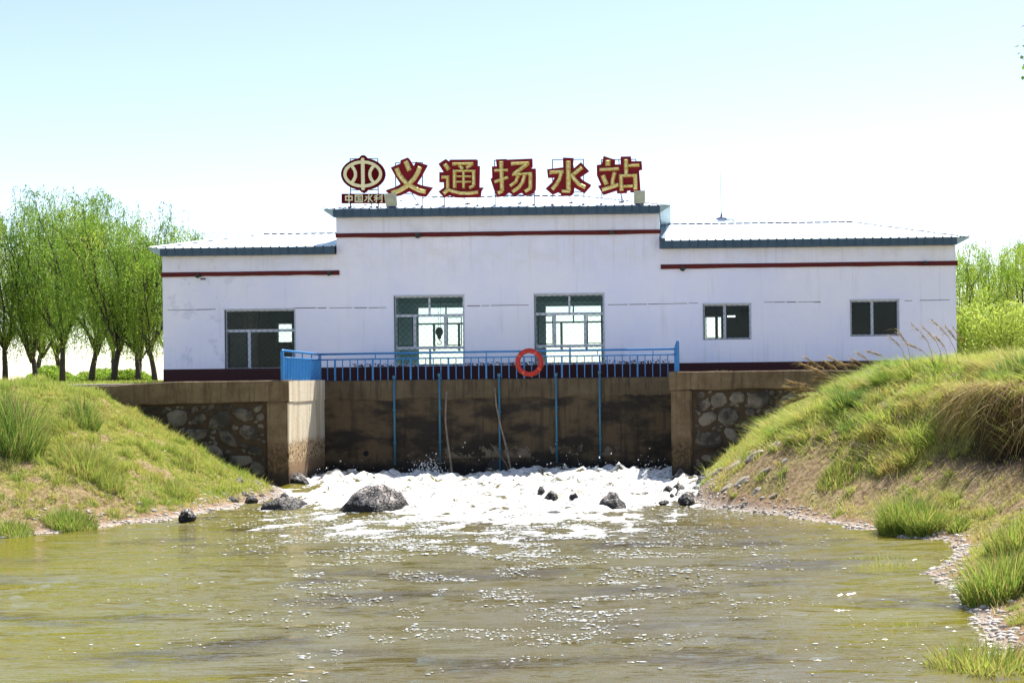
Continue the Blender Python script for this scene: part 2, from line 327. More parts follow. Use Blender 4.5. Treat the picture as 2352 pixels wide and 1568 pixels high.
YW, YB, XL, XRr = 40.0, 44.2, -11.1, .05
def rubble(x0, x1, z0, z1, y, seed, zf, parent):
    """irregular field stones pressed into mortar between (x0,x1)"""
    r = random.Random(seed); mb = MB(); placed = []; tries = 0
    while tries < 4200:
        tries += 1
        a = (.40,.34,.28,.22,.17,.13,.10,.08)[min(7, tries//400)]*r.uniform(.85, 1.1); cx, cz = r.uniform(x0+a, x1-a), r.uniform(z0+.08, z1-a*.7)
        if cz + a*.5 < zf(cx)-.3: continue
        if any(math.hypot(cx-q[0], (cz-q[1])*1.25) < (a+q[2])*.84 for q in placed): continue
        placed.append((cx, cz, a)); k = r.choice((6, 7, 8)); tilt = r.uniform(-.8, .8); asp = r.uniform(.5, .85)
        ring = [r.uniform(.72, 1.12) for _ in range(k)]; pts = []
        for (sc, dy) in ((1.0, .02), (.95, -.022), (.80, -.034), (.3, -.036)):
            for j in range(k):
                t = 2*math.pi*j/k; u, v = math.cos(t)*ring[j]*a*sc, math.sin(t)*ring[j]*a*sc*asp
                pts.append((cx+u*math.cos(tilt)-v*math.sin(tilt), y+dy*(.6+a*1.6)+r.uniform(-.006,.006), cz+u*math.sin(tilt)+v*math.cos(tilt)))
        fc = [(l*k+j, l*k+(j+1)%k, (l+1)*k+(j+1)%k, (l+1)*k+j) for l in range(3) for j in range(k)] + [tuple(3*k+j for j in range(k))]
        mb.poly(pts, fc, True)
    mb.build('field_stones', stonem, parent)
def strip_beam(mb, x0, x1, y0, y1, z0f, z1f, n=14, jit=.012, seed=0):
    """long cast beam with slightly uneven edges"""
    r = random.Random(seed); k = len(mb.v); secs = []
    for i in range(n+1):
        x = x0+(x1-x0)*i/n; a, b = z0f(x)+r.uniform(-jit, jit)*2, z1f(x)+r.uniform(-jit, jit)*.5; b_ = .03
        secs.append([(x,y0,a),(x,y0,b-b_),(x,y0+b_,b),(x,y1,b),(x,y1,a)])
    for s_ in secs: mb.v += s_
    for i in range(n):
        for j in range(5): mb.f.append((k+i*5+j, k+i*5+(j+1)%5, k+(i+1)*5+(j+1)%5, k+(i+1)*5+j)); mb.sm.append(False)
    mb.f.append(tuple(k+j for j in range(4,-1,-1))); mb.f.append(tuple(k+n*5+j for j in range(5))); mb.sm += [False, False]
    return mb

lw = empty('retaining_wall', (-14, 40, 0), 'left stone wing wall with brown concrete coping and sunlit side beside the blue railing', 'wall', 'canal retaining walls')
ztl = lambda x: 3.045 + min(0, (x+14.5))*.05
strip_beam(MB(), -19.5, XL, YW, YW+.5, lambda x: ztl(x)-.62, ztl, 22, seed=1).build('coping', km, lw)
strip_beam(MB(), XL-.5, XL, YW+.502, YB, lambda x: 2.40, lambda x: 3.045-.02, 2, .004, seed=2).build('coping', rm, lw)
MB().bbox(-11.74, XL-.05, YW+.012, YW+.5, -.9, 2.42, .025).build('corner_pillar', km, lw)
MB().box(XL-.049, XL-.012, YW+.03, YW+.5, -.9, 2.40).build('pillar_lit_face', rm, lw)  # thin skin carrying the painted sunlit tone round the corner
MB().box(XL+.001, XL+.012, YW+.03, YW+.5, 2.42, 3.01).build('coping_lit_face', rm, lw)
MB().box(XL-.5, XL-.03, YW+.502, YB+.3, -.9, 2.41).build('return_wall', rm, lw)
MB().box(-19.4, -11.742, YW+.10, YW+.5, -.9, 2.44).build('mortar_panel', mortar, lw)
zfl = lambda x: float(terrain(np.array([x]), np.array([39.8]))[0][0])
rubble(-17.5, -11.76, -.1, 2.40, YW+.10, 11, zfl, lw)
rw = empty('retaining_wall', (2, 40, 0), 'right stone wing wall with brown concrete coping half hidden by the grassy bank', 'wall', 'canal retaining walls')
ztr = lambda x: 3.15 - max(0, x-4)*.02
strip_beam(MB(), XRr-.22, 7.5, YW, YW+.5, lambda x: ztr(x)-.52, ztr, 18, seed=3).build('coping', km, rw)
MB().bbox(XRr-.17, .48, YW+.012, YW+.5, -.9, 2.64, .05).build('corner_pillar', km, rw)
MB().box(XRr-.05, XRr+.45, YW+.502, YB+.3, -.9, 3.0).build('return_wall', km, rw)
MB().box(.482, 7.4, YW+.10, YW+.5, -.9, 2.66).build('mortar_panel', mortar, rw)
zfr = lambda x: float(terrain(np.array([x]), np.array([39.8]))[0][0])
rubble(.5, 5.2, -.1, 2.62, YW+.10, 23, zfr, rw)
bw = empty('retaining_wall', (-5.5, 44.2, 0), 'dark stained concrete wall at the back of the outlet bay below the railing', 'wall', 'canal retaining walls')
b_ = MB(); cuts = [XL-.03, -8.6, -6.1, -3.5, -1.2, XRr+.03]
for i in range(5): b_.box(cuts[i]+.004, cuts[i+1]-.004, YB+.003*(i%2), YB+.4, -.9, 2.99)
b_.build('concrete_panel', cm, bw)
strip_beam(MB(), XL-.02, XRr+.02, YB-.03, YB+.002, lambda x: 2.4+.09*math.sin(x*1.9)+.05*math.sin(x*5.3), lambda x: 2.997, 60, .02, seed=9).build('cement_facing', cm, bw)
ring = mat('outlet_rim', (.045,.035,.03), .7)
for (px, py, r_) in ((1143, 1084, .38), (1276, 1092, .42), (1000, 1098, .36)):
    c = W(px, py, YB); mb = MB()
    pts = [(c.x+math.cos(t)*r_, YB-.05, c.z+math.sin(t)*r_) for t in [math.pi*2*i/28 for i in range(29)]]
    mb.tube(pts, .028, 6); o = mb.build('outlet_rim', ring, bw)
    d = MB().prism([(c.x+math.cos(math.pi*2*i/28)*(r_-.02), c.z+math.sin(math.pi*2*i/28)*(r_-.02)) for i in range(28)], YB-.03, YB+.1)
    d.build('outlet_opening', mat('outlet_dark', (.01,.009,.008), .6), bw)
c = W(841, 1041, YB); MB().prism([(c.x+math.cos(i*.5236)*.09, c.z+math.sin(i*.5236)*.09) for i in range(12)], YB-.006, YB+.1).build('weep_hole', mat('weep_hole', (.006,.005,.005), .9), bw)

MB().box(-19.5, XL-.502, YW+.502, 46.6, 2.5, 2.985).box(XL-.5, XRr+.45, YB+.402, 46.6, 2.5, 2.985).box(XRr+.452, 10.5, YW+.502, 46.6, 2.5, 2.985).build('platform', platm)
tag(bpy.data.objects['platform'], kind='structure')

# blue pipes on the bay wall
pipem = mat('pipe_paint', (.035,.17,.27), .5, (.12,.10,.08), 9, .3, 30, lo=.52, hi=.68)
where = ['nearest the sunlit left return wall', 'just left of the crooked stick', 'crossed by the leaning pole', 'below and right of the orange lifebuoy', 'nearest the right corner pillar']
for i, (px, pt, pb) in enumerate(((905,863,1068),(1009,858,1066),(1146,858,1088),(1277,857,1062),(1377,852,1060))):
    a = W(px, pt, YB-.09); b = W(px, pb, YB-.09); b.x = a.x
    t = empty('drain_pipe', (a.x, a.y, b.z), 'thin blue vertical pipe on the dark bay wall, %s' % where[i], 'pipe', 'blue pipes down the bay wall')
    MB().tube([(a.x, a.y, b.z), (a.x, a.y, a.z)], .036, 8).build('pipe', pipem, t)
    MB().tube([(a.x, a.y, a.z-.09), (a.x, a.y, a.z+.012)], .052, 8).build('pipe_cap', pipem, t)
    for k in (.25, .62): zz = b.z+(a.z-b.z)*k; MB().box(a.x-.05, a.x+.05, a.y-.045, YB, zz-.015, zz+.015).build('pipe_clamp', pipem, t)
woodm = mat('old_wood', (.16,.115,.08), .9, (.30,.23,.17), 6, .5, 30)
def stick(name, pts, r, label):
    o = MB().tube([W(x, y, yy) for x, y, yy in pts], r, 7).build(name, woodm); return tag(o, label, 'pole', 'old sticks in front of the bay wall')
stick('wooden_pole', [(1026,899,44.0),(1024,930,43.96),(1023,966,43.9),(1027,1005,43.8),(1034,1050,43.7),(1038,1085,43.6),(1040,1120,43.5)], [.022,.027,.03,.032,.035,.035,.035], 'crooked bare stick standing in the foam right of the second blue pipe')
stick('wooden_pole', [(1136,889,44.0),(1140,930,43.98),(1150,978,43.9),(1160,1015,43.85),(1169,1055,43.75),(1174,1080,43.7),(1177,1120,43.6)], [.022,.028,.03,.033,.036,.036,.036], 'long leaning pole crossing the middle blue pipe')
stick('wooden_pole', [(1127,1019,44.0),(1140,1035,43.95),(1160,1060,43.85),(1172,1085,43.7)], [.012,.015,.018,.018], 'short thin twig leaning beside the foot of the long pole')

# ================================================================= blue railing and lifebuoy
blue = mat('blue_paint', (.02,.165,.42), .38, (.03,.20,.50), 5, .15, 60)
rl = empty('blue_railing', (-5.5, 44.2, 3.0), 'bright blue metal railing around three sides of the outlet bay', 'railing')
YR = YB+.05; xa, xb = -11.27, .02
zt = lambda x: 3.84 + (x-xa)/(xb-xa)*.035 if x > xa else 3.84
MB().tube([(xa, YR, 3.84), (xb, YR, 3.875)], .034, 10).build('top_rail', blue, rl)
MB().tube([(xa, YR, 3.665), (xb, YR, 3.70)], .022, 8).build('mid_rail', blue, rl)
zl_ = 3.90
MB().tube([(xa, YR, 3.84), (xa-.02, YW+.12, zl_), (xa-.02, YW+.08, zl_-.04)], .036, 10).build('top_rail', blue, rl)
MB().tube([(xa, YR, 3.665), (xa-.02, YW+.12, 3.70)], .022, 8).build('mid_rail', blue, rl)
MB().tube([(xb, YR, 3.875), (xb+.05, YW+.12, 3.97)], .036, 10).build('top_rail', blue, rl)
MB().tube([(xb, YR, 3.70), (xb+.05, YW+.12, 3.76)], .022, 8).build('mid_rail', blue, rl)
nb = 47; 
for i in range(1, nb):
    x = xa + (xb-xa)*i/nb; th = (i % 5 == 2)
    h = .026 if th else .014; z1 = 3.665+(x-xa)/(xb-xa)*.035
    MB().box(x-h, x+h, YR-h, YR+h, 3.0, z1).build('post' if th else 'baluster', blue, rl)
for i in range(1, 7):
    x = xa + (xb-xa)*i/6.4; MB().box(x-.013, x+.013, YR-.013, YR+.013, 3.68, 3.83).build('spacer_bar', blue, rl)
for sx, zc in ((xa-.01, 3.665), (xb+.03, 3.71)):
    for i in range(24):
        y = YW+.28 + (YR-.2-YW-.28)*i/23; dz = (YR-y)/4.1*.035; x = sx - (.01 if sx < -5 else -.03)*(YR-y)/4.1
        MB().box(x-.022, x+.022, y-.022, y+.022, 3.02 if sx < -5 else 3.0, zc+dz).build('baluster', blue, rl)
    for i in (1, 2, 3):
        y = YW+.1+(YR-YW)*i/4; x = sx; MB().box(x-.016, x+.016, y-.016, y+.016, zc+.02, zc+.19).build('spacer_bar', blue, rl)
for x, y, z1, h in ((xa, YR, 3.84, .04), (xa-.02, YW+.1, 3.87, .042), (xb, YR, 3.875, .035)):
    MB().box(x-h, x+h, y-h, y+h, 3.0, z1).build('post', blue, rl)
mb = MB().bbox(.045, .135, YW+.08, YW+.17, 3.14, 4.0, .012); mb.tube([(.09,YW+.125,3.98),(.09,YW+.125,4.03),(.09,YW+.125,4.06)], [.045,.042,.012], 10); mb.build('post', blue, rl)

lb = W(1216, 832, YB-.06); lt = empty('lifebuoy', lb, 'orange red lifebuoy ring hanging on the blue railing', 'lifebuoy')
ora = mat('buoy_orange', (.50,.020,.008), .6, (.38,.018,.008), 6, .1, 40)
mb = MB(); N, M = 40, 12; k0 = 0; Rr, rr = .362, .070
V = [((Rr+rr*1.0*math.cos(b))*math.cos(a), rr*.75*math.sin(b), (Rr+rr*math.cos(b))*math.sin(a)) for a in [2*math.pi*i/N for i in range(N)] for b in [2*math.pi*j/M for j in range(M)]]
mb.poly(V, [(i*M+j, i*M+(j+1)%M, ((i+1)%N)*M+(j+1)%M, ((i+1)%N)*M+j) for i in range(N) for j in range(M)], True)
o = mb.build('ring', ora); o.parent = lt
bandm = mat('buoy_band', (.62,.10,.06), .5, (.52,.06,.04), 12)
for a0 in (2.5, 4.1, 5.6, .9):
    V = []; n_ = 4
    for i in range(n_+1):
        a = a0+.16*i/n_
        V += [((Rr+(rr+.004)*math.cos(b))*math.cos(a), (rr*.75+.004)*math.sin(b), (Rr+(rr+.004)*math.cos(b))*math.sin(a)) for b in [2*math.pi*j/M for j in range(M)]]
    o = MB().poly(V, [(i*M+j, i*M+(j+1)%M, (i+1)*M+(j+1)%M, (i+1)*M+j) for i in range(n_) for j in range(M)], True).build('band', bandm); o.parent = lt
ropem = mat('rope', (.62,.12,.05), .9)
pts = [((Rr+rr+.008+.010*abs(math.sin(2*a-1.8)))*math.cos(a), 0, (Rr+rr+.005+.006*abs(math.sin(2*a-1.8)))*math.sin(a)) for a in [2*math.pi*i/48 for i in range(49)]]
o = MB().tube(pts, .009, 5).build('grab_rope', ropem); o.parent = lt

# ================================================================= building
YF = 46.5; YBK = 56.5; TH = .28
wallm = mat('painted_wall', (.8,.8,.84), .85); g = G(wallm); p = g.geo(); x_, y_, z_ = g.xyz(p)
n1 = g.noise(p, .35, 5, .6); n2 = g.noise(p, 2.2, 6, .7); n3 = g.noise(p, 1.0, 5, .6, (5, 5, .35)); n4 = g.noise(p, 14, 6, .7)
c = g.mix(g.step(n1,.3,.7), (.78,.77,.95), (.88,.84,.94)); c = g.mix(g.math('MULTIPLY', g.step(n3,.55,.75), .25), c, (.52,.50,.55))
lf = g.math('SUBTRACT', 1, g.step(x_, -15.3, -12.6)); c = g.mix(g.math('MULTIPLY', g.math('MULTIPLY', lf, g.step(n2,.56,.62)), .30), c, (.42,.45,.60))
stk = g.noise(p, 1.0, 6, .7, (9, 9, .22)); topz = g.math('ADD', g.math('MULTIPLY', g.step(z_, 6.0, 7.2), .6), g.math('MULTIPLY', g.math('SUBTRACT', 1, g.step(z_, 3.5, 4.6)), .5))
c = g.mix(g.math('MULTIPLY', g.math('MULTIPLY', topz, g.step(stk, .50, .72)), .55), c, (.50,.44,.42))
edge = g.math('MULTIPLY', g.step(z_, 6.3, 7.2), .5); c = g.mix(g.math('MULTIPLY', edge, g.step(n2,.35,.7)), c, (.72,.67,.70))
pz = g.math('MULTIPLY', g.step(g.math('ADD', z_, g.math('MULTIPLY', n2, -.25)), 3.30, 3.32), g.math('SUBTRACT', 1, g.step(g.math('ADD', z_, g.math('MULTIPLY', n2, .3)), 3.68, 3.72)))
px_ = g.math('MULTIPLY', g.step(x_, -10.9, -10.6), g.math('SUBTRACT', 1, g.step(x_, -.3, 0.0)))
pe = g.math('MULTIPLY', g.math('MULTIPLY', pz, px_), g.step(g.math('MULTIPLY', n4, g.math('ADD', .6, n2)), .535, .57)); c = g.mix(pe, c, (.03,.03,.045))
g.col(c); g.bump(g.math('ADD', n4, g.math('MULTIPLY', n2, 2)), .25, .02)
maroon = mat('maroon_paint', (.12,.003,.004), .8, (.08,.003,.004), 3, .2, 20)
tilem = mat('plinth_tile', (.04,.006,.012), .5, spec=.25); g = G(tilem); p = g.geo()
br = g.add('ShaderNodeTexBrick'); br.offset = .5; mp = g.add('ShaderNodeMapping'); mp.inputs['Rotation'].default_value = (R(90), 0, 0); g.l.new(p, mp.inputs[0]); g.l.new(mp.outputs[0], br.inputs['Vector'])
br.inputs['Scale'].default_value = 1; br.inputs['Brick Width'].default_value = .9; br.inputs['Row Height'].default_value = .3; br.inputs['Mortar Size'].default_value = .008
br.inputs['Color1'].default_value = (.042,.002,.006,1); br.inputs['Color2'].default_value = (.028,.002,.005,1); br.inputs['Mortar'].default_value = (.01,.002,.003,1); g.col(br.outputs[0])
sheet = mat('roof_sheet', (.68,.76,.82), .4, (.60,.69,.76), 1.2)
fasm = mat('fascia_sheet', (.028,.062,.105), .5, (.042,.085,.135), 2.5)
navy = mat('ridge_cap_shade', (.02,.025,.09), .7)  # painted shade below the ridge and hip caps
frm = mat('window_frame', (.62,.64,.72), .5, (.50,.52,.60), 8)
gask = mat('gasket', (.02,.025,.035), .6)
grm = mat('grille_wire', (.045,.06,.07), .6)
inwall = mat('interior_wall', (.38,.58,.64), .9, (.44,.62,.68), 1.5)
infloor = mat('interior_floor', (.4,.42,.42), .6)
glass = bpy.data.materials.new('window_glass'); glass.use_nodes = True; n = glass.node_tree.nodes; l = glass.node_tree.links; n.clear()
o_ = n.new('ShaderNodeOutputMaterial'); mx = n.new('ShaderNodeMixShader'); tr = n.new('ShaderNodeBsdfTransparent'); gl = n.new('ShaderNodeBsdfGlossy')
tr.inputs[0].default_value = (.80,.90,.90,1); gl.inputs['Roughness'].default_value = .02; gl.inputs[0].default_value = (.7,.8,.8,1)
fr = n.new('ShaderNodeFresnel'); fr.inputs[0].default_value = 1.33; l.new(fr.outputs[0], mx.inputs[0]); l.new(tr.outputs[0], mx.inputs[1]); l.new(gl.outputs[0], mx.inputs[2]); l.new(mx.outputs[0], o_.inputs[0])

bld = empty('pumping_station', (-3.8, YF, 2.9), 'long white single storey pumping station with maroon stripes and raised middle block', 'building')
XW0, XC0, XC1, XW1 = -17.06, -11.24, -.46, 9.42
ZT_L, ZT_C, ZT_R = 7.22, 8.45, 7.25
def rect(px0, py0, px1, py1):
    a = W(px0, py0, YF); b = W(px1, py1, YF); return [a.x, b.x, b.z, a.z]      # x0,x1,z0,z1
WIN = [rect(516,712,679,847), rect(905,680,1067,838), rect(1227,677,1389,836), rect(1615,699,1725,779), rect(1953,690,2065,771)]
WIN[2][2] = WIN[1][2]; WIN[1][3] = WIN[2][3] = (WIN[1][3]+WIN[2][3])/2
BWIN = [[-16.05,-15.4,4.5,5.34], [-10.39,-8.05,3.45,5.92], [-5.24,-2.9,3.45,5.92], [1.2,1.95,4.2,5.4]]
def wall_holes(y0, y1, holes, prof):
    """wall in XZ between y0,y1 with real openings; prof = [(x0,x1,ztop)]"""
    xs = sorted({v for h in holes for v in h[:2]} | {v for q in prof for v in q[:2]}); zs = sorted({v for h in holes for v in h[2:]} | {q[2] for q in prof} | {2.6})
    solid = {}
    for i in range(len(xs)-1):
        for j in range(len(zs)-1):
            cx, cz = (xs[i]+xs[i+1])/2, (zs[j]+zs[j+1])/2
            ok = any(q[0] < cx < q[1] and cz < q[2] for q in prof) and not any(h[0] < cx < h[1] and h[2] < cz < h[3] for h in holes)
            solid[i, j] = ok
    mb = MB()
    for (i, j), ok in solid.items():
        if not ok: continue
        a, b, c_, d = xs[i], xs[i+1], zs[j], zs[j+1]
        mb.poly([(a,y0,c_),(b,y0,c_),(b,y0,d),(a,y0,d)], [(0,1,2,3)]); mb.poly([(a,y1,c_),(b,y1,c_),(b,y1,d),(a,y1,d)], [(3,2,1,0)])
        if not solid.get((i-1, j)): mb.poly([(a,y0,c_),(a,y0,d),(a,y1,d),(a,y1,c_)], [(0,1,2,3)])
        if not solid.get((i+1, j)): mb.poly([(b,y0,c_),(b,y0,d),(b,y1,d),(b,y1,c_)], [(3,2,1,0)])
        if not solid.get((i, j-1)): mb.poly([(a,y0,c_),(b,y0,c_),(b,y1,c_),(a,y1,c_)], [(3,2,1,0)])
        if not solid.get((i, j+1)): mb.poly([(a,y0,d),(b,y0,d),(b,y1,d),(a,y1,d)], [(0,1,2,3)])
    return mb
prof = [(XW0,XC0,ZT_L),(XC0,XC1,ZT_C),(XC1,XW1,ZT_R)]
wall_holes(YF, YF+TH, WIN, prof).build('front_wall', wallm, bld)
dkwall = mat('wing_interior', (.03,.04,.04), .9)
for k_, m_ in ((0, dkwall), (1, inwall), (2, dkwall)): wall_holes(YBK-TH, YBK, [h for h in BWIN if prof[k_][0] < h[0] < prof[k_][1]], [prof[k_]]).build('rear_wall', m_, bld)
mb = MB().box(XW0, XW0+TH, YF+TH, YBK-TH, 2.6, ZT_L).box(XW1-TH, XW1, YF+TH, YBK-TH, 2.6, ZT_R); mb.build('side_wall', wallm, bld)
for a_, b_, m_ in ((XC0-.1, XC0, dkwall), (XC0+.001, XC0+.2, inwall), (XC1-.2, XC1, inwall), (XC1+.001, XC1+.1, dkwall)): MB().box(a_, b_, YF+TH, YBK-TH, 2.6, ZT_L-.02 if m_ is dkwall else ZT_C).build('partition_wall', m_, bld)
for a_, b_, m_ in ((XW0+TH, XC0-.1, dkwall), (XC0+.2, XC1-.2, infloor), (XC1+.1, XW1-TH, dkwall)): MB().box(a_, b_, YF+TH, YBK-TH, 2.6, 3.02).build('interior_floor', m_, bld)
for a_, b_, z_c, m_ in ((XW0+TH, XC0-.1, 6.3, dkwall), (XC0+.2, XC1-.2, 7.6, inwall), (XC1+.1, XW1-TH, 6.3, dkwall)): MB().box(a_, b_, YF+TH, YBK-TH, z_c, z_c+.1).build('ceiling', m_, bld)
MB().box(XC0+.2, XC1-.2, YBK-TH-.35, YBK-TH-.01, 6.0, 6.25).build('crane_beam', inwall, bld)
MB().box(XW0-.0, XW1+.0, YF-.025, YF-.002, 2.9, 3.44).build('plinth', tilem, bld)
for x0, x1, z in ((XW0-.03, -11.15, 6.60), (XC0-.02, XC1+.05, 7.83), (XC1+.03, XW1+.06, 6.66)):
    strip_beam(MB(), x0, x1, YF-.05, YF-.002, lambda x: z-.075, lambda x: z+.07, 16, .006, seed=int(z*10)).build('maroon_band', maroon, bld)
# thin broken joint line across the facade
jm = mat('joint_line', (.05,.025,.05), .9)
r = random.Random(4)
for a, b in ((-16.9,-15.3),(-12.7,-11.6),(-11.5,-9.6),(-6.9,-4.85),(-2.2,.8),(3.0,3.7),(3.75,4.9),(7.7,7.95),(8.2,9.2)):
    x = a; mb = MB()
    while x < b:
        e = min(b, x+r.uniform(.25,.9)); h = r.uniform(.007,.013); zc = 5.425+.012*math.sin(x*.8); mb.box(x, e, YF-.004, YF+.01, zc-h, zc+h); x = e+r.choice([.0,.02,.05,.0])
    mb.build('joint_line', jm, bld)
# small black lamp sockets on the bands
lampm = mat('lamp_black', (.012,.012,.015), .4)
for px, py, s in ((456,633,.9),(757,628,.9),(960,541,1.1),(1406,534,.9),(1568,617,1.0),(2124,603,.8)):
    c = W(px, py, YF-.05); mb = MB(); mb.tube([(c.x, YF-.04, c.z), (c.x, YF-.12, c.z-.01), (c.x, YF-.20, c.z-.03)], [.05*s,.085*s,.07*s], 9).box(c.x-.09*s, c.x+.09*s, YF-.07, YF-.04, c.z-.05*s, c.z+.06*s)
    mb.build('wall_lamp', lampm, bld)
mb = MB(); c = W(467, 641, YF); mb.box(c.x-.08, c.x+.08, YF-.05, YF-.002, c.z-.015, c.z+.02); mb.build('cable_box', lampm, bld)

def window(W_, kind):
    x0, x1, z0, z1 = W_; w_, h_ = x1-x0, z1-z0; y = YF+.10; fw = .05
    mb = MB().box(x0-.035, x1+.035, YF-.035, YF-.003, z1, z1+.04)       # lintel trim
    mb.box(x0-.02, x0, YF-.02, YF-.003, z0, z1-.003).box(x1, x1+.02, YF-.02, YF-.003, z0, z1-.003)
    f0 = MB().box(x0, x0+fw, y-.03, y+.04, z0, z1).box(x1-fw, x1, y-.03, y+.04, z0, z1).box(x0+fw, x1-fw, y-.03, y+.04, z1-fw, z1).box(x0+fw, x1-fw, y-.03, y+.04, z0, z0+fw)
    sash = MB(); X_ = lambda t: x0+w_*t; Z_ = lambda t: z1-h_*t; ym, yn = y-.02, y+.03
    def hz(t, a=0, b=1, w=.045): f0.box(X_(a)+(fw if a == 0 else 0), X_(b)-(fw if b == 1 else 0), ym, yn, Z_(t)-w, Z_(t)+w)
    def vt(t, a, b, w=.035): f0.box(X_(t)-w, X_(t)+w, ym+.003, yn-.003, Z_(b), Z_(a))
    def sh(a, b, c, d):      # dark-gasketed casement
        q = .028; A, B, C, D = X_(a), X_(b), Z_(d), Z_(c); sash.box(A, A+q, ym-.01, ym+.02, C, D).box(B-q, B, ym-.01, ym+.02, C, D).box(A+q, B-q, ym-.01, ym+.02, C, C+q).box(A+q, B-q, ym-.01, ym+.02, D-q, D)
    if kind == 'hall':
        hz(.28); hz(.745); vt(.5, .02, .262); vt(.285, .298, .727, .05); vt(.725, .298, .727, .05); vt(.5, .763, .98)
        sh(.045, .262, .305, .715); sh(.752, .962, .305, .715)
    elif kind == 'left':
        hz(.35); vt(.335, .37, .98, .05); sh(.04, .305, .38, .975)
    else:
        vt(.45, .03, .97, .05); sh(.05, .42, .06, .95); sh(.49, .96, .05, .95)
    wn = f0.build('window_frame', frm, bld)
    mb.build('window_trim', frm, wn); sash.build('window_sash', gask, wn)
    MB().box(x0+.004, x1-.004, YF+.06, YF+.069, z0+.002, z0+.022).box(x0+.002, x0+.014, YF-.001, YF+.065, z0+.02, z1-.01).build('reveal_gap', gask, wn)
    gb = MB().poly([(x0+fw,y+.006,z0+fw),(x1-fw,y+.006,z0+fw),(x1-fw,y+.006,z1-fw),(x0+fw,y+.006,z1-fw)], [(0,1,2,3)]); gb.build('glass_pane', glass, wn)
    gr = MB(); sp = .19 if kind != 'hall' else .2; yy = YF+.03; A, B, C, D = x0+.02, x1-.02, z0+.02, z1-.02; t = -(D-C)
    while t < B-A:                                     # diagonals both ways, clipped to the opening
        for sgn in (1, -1):
            u0, u1 = max(0, t), min(B-A, t+(D-C))
            if u1-u0 > .03:
                a_, b_ = u0-t, u1-t; xa_, xb_ = (A+u0, A+u1); za_, zb_ = (C+a_, C+b_) if sgn > 0 else (D-a_, D-b_); h = .0045
                gr.poly([(xa_,yy,za_-h),(xb_,yy,zb_-h),(xb_,yy,zb_+h),(xa_,yy,za_+h),(xa_,yy+.006,za_-h),(xb_,yy+.006,zb_-h),(xb_,yy+.006,zb_+h),(xa_,yy+.006,za_+h)], [(0,1,2,3),(4,7,6,5),(3,2,6,7),(0,4,5,1)])
        t += sp
    gr.build('window_grille', grm, wn)
for W_, k in zip(WIN, ('left','hall','hall','small','small')): window(W_, k)
# rear windows, seen through the hall
for i, (x0, x1, z0, z1) in enumerate(BWIN):
    y = YBK-.2; fw = .06; w_, h_ = x1-x0, z1-z0
    mb = MB().box(x0, x0+fw, y, y+.06, z0, z1).box(x1-fw, x1, y, y+.06, z0, z1).box(x0+fw, x1-fw, y, y+.06, z1-fw, z1).box(x0+fw, x1-fw, y, y+.06, z0, z0+fw)
    if i in (1, 2):
        for t in (.285, .75): mb.box(x0+fw, x1-fw, y+.005, y+.055, z1-h_*t-.035, z1-h_*t+.035)
        mb.box(x0+w_*.5-.03, x0+w_*.5+.03, y+.01, y+.05, z1-h_*.27, z1-fw)
        for t in (.29, .72): mb.box(x0+w_*t-.05, x0+w_*t+.05, y+.01, y+.05, z1-h_*.73, z1-h_*.30)
    if i == 3: mb.box(x0+w_*.68-.06, x0+w_*.68+.06, y+.01, y+.05, z0+fw, z1-fw)
    wn = mb.build('window_frame', frm, bld)
    MB().poly([(x0+fw,y+.03,z0+fw),(x1-fw,y+.03,z0+fw),(x1-fw,y+.03,z1-fw),(x0+fw,y+.03,z1-fw)], [(0,1,2,3)]).build('glass_pane', glass, wn)
lmm = bpy.data.materials.new('lit_tube'); lmm.use_nodes = True; lmm.node_tree.nodes['Principled BSDF'].inputs['Emission Color'].default_value = (.9,1,1,1); lmm.node_tree.nodes['Principled BSDF'].inputs['Emission Strength'].default_value = 1.2
MB().box(1.98, 2.28, 52, 52.08, 5.17, 5.225).build('tube_lamp', lmm, bld)
# crane hook block hanging in the hall
hk = W(1009, 763, 51.0); ht = empty('crane_hook', hk, 'dark hoist block with hook hanging inside behind the second window', 'hoist')
hm = mat('hoist_paint', (.10,.16,.17), .6)
mb = MB(); ring_ = [(math.sin(t)*.13, math.cos(t)*.17) for t in [math.pi*2*i/18 for i in range(18)]]; ring_ = [(hk.x+a, hk.z+b+.02) for a, b in ring_]
mb.prism(ring_, 50.93, 51.07); mb.prism([(hk.x-.09,hk.z-.08),(hk.x+.09,hk.z-.08),(hk.x+.045,hk.z-.25),(hk.x-.045,hk.z-.25)], 50.95, 51.05); mb.build('hook_block', hm, ht)
pts = [(hk.x, 51, hk.z-.24), (hk.x, 51, hk.z-.3)] + [(hk.x+.075*math.sin(t), 51, hk.z-.38+.075*math.cos(t)) for t in [math.pi*(.1+1.35*i/10) for i in range(11)]]
MB().tube(pts, .018, 7).build('hook', hm, ht)
MB().tube([(hk.x-.03, 51, hk.z+.15), (hk.x-.03, 51, 7.6)], .008, 5).tube([(hk.x+.05, 51, hk.z+.15), (hk.x+.05, 51, 7.6)], .008, 5).build('hoist_cable', hm, ht)

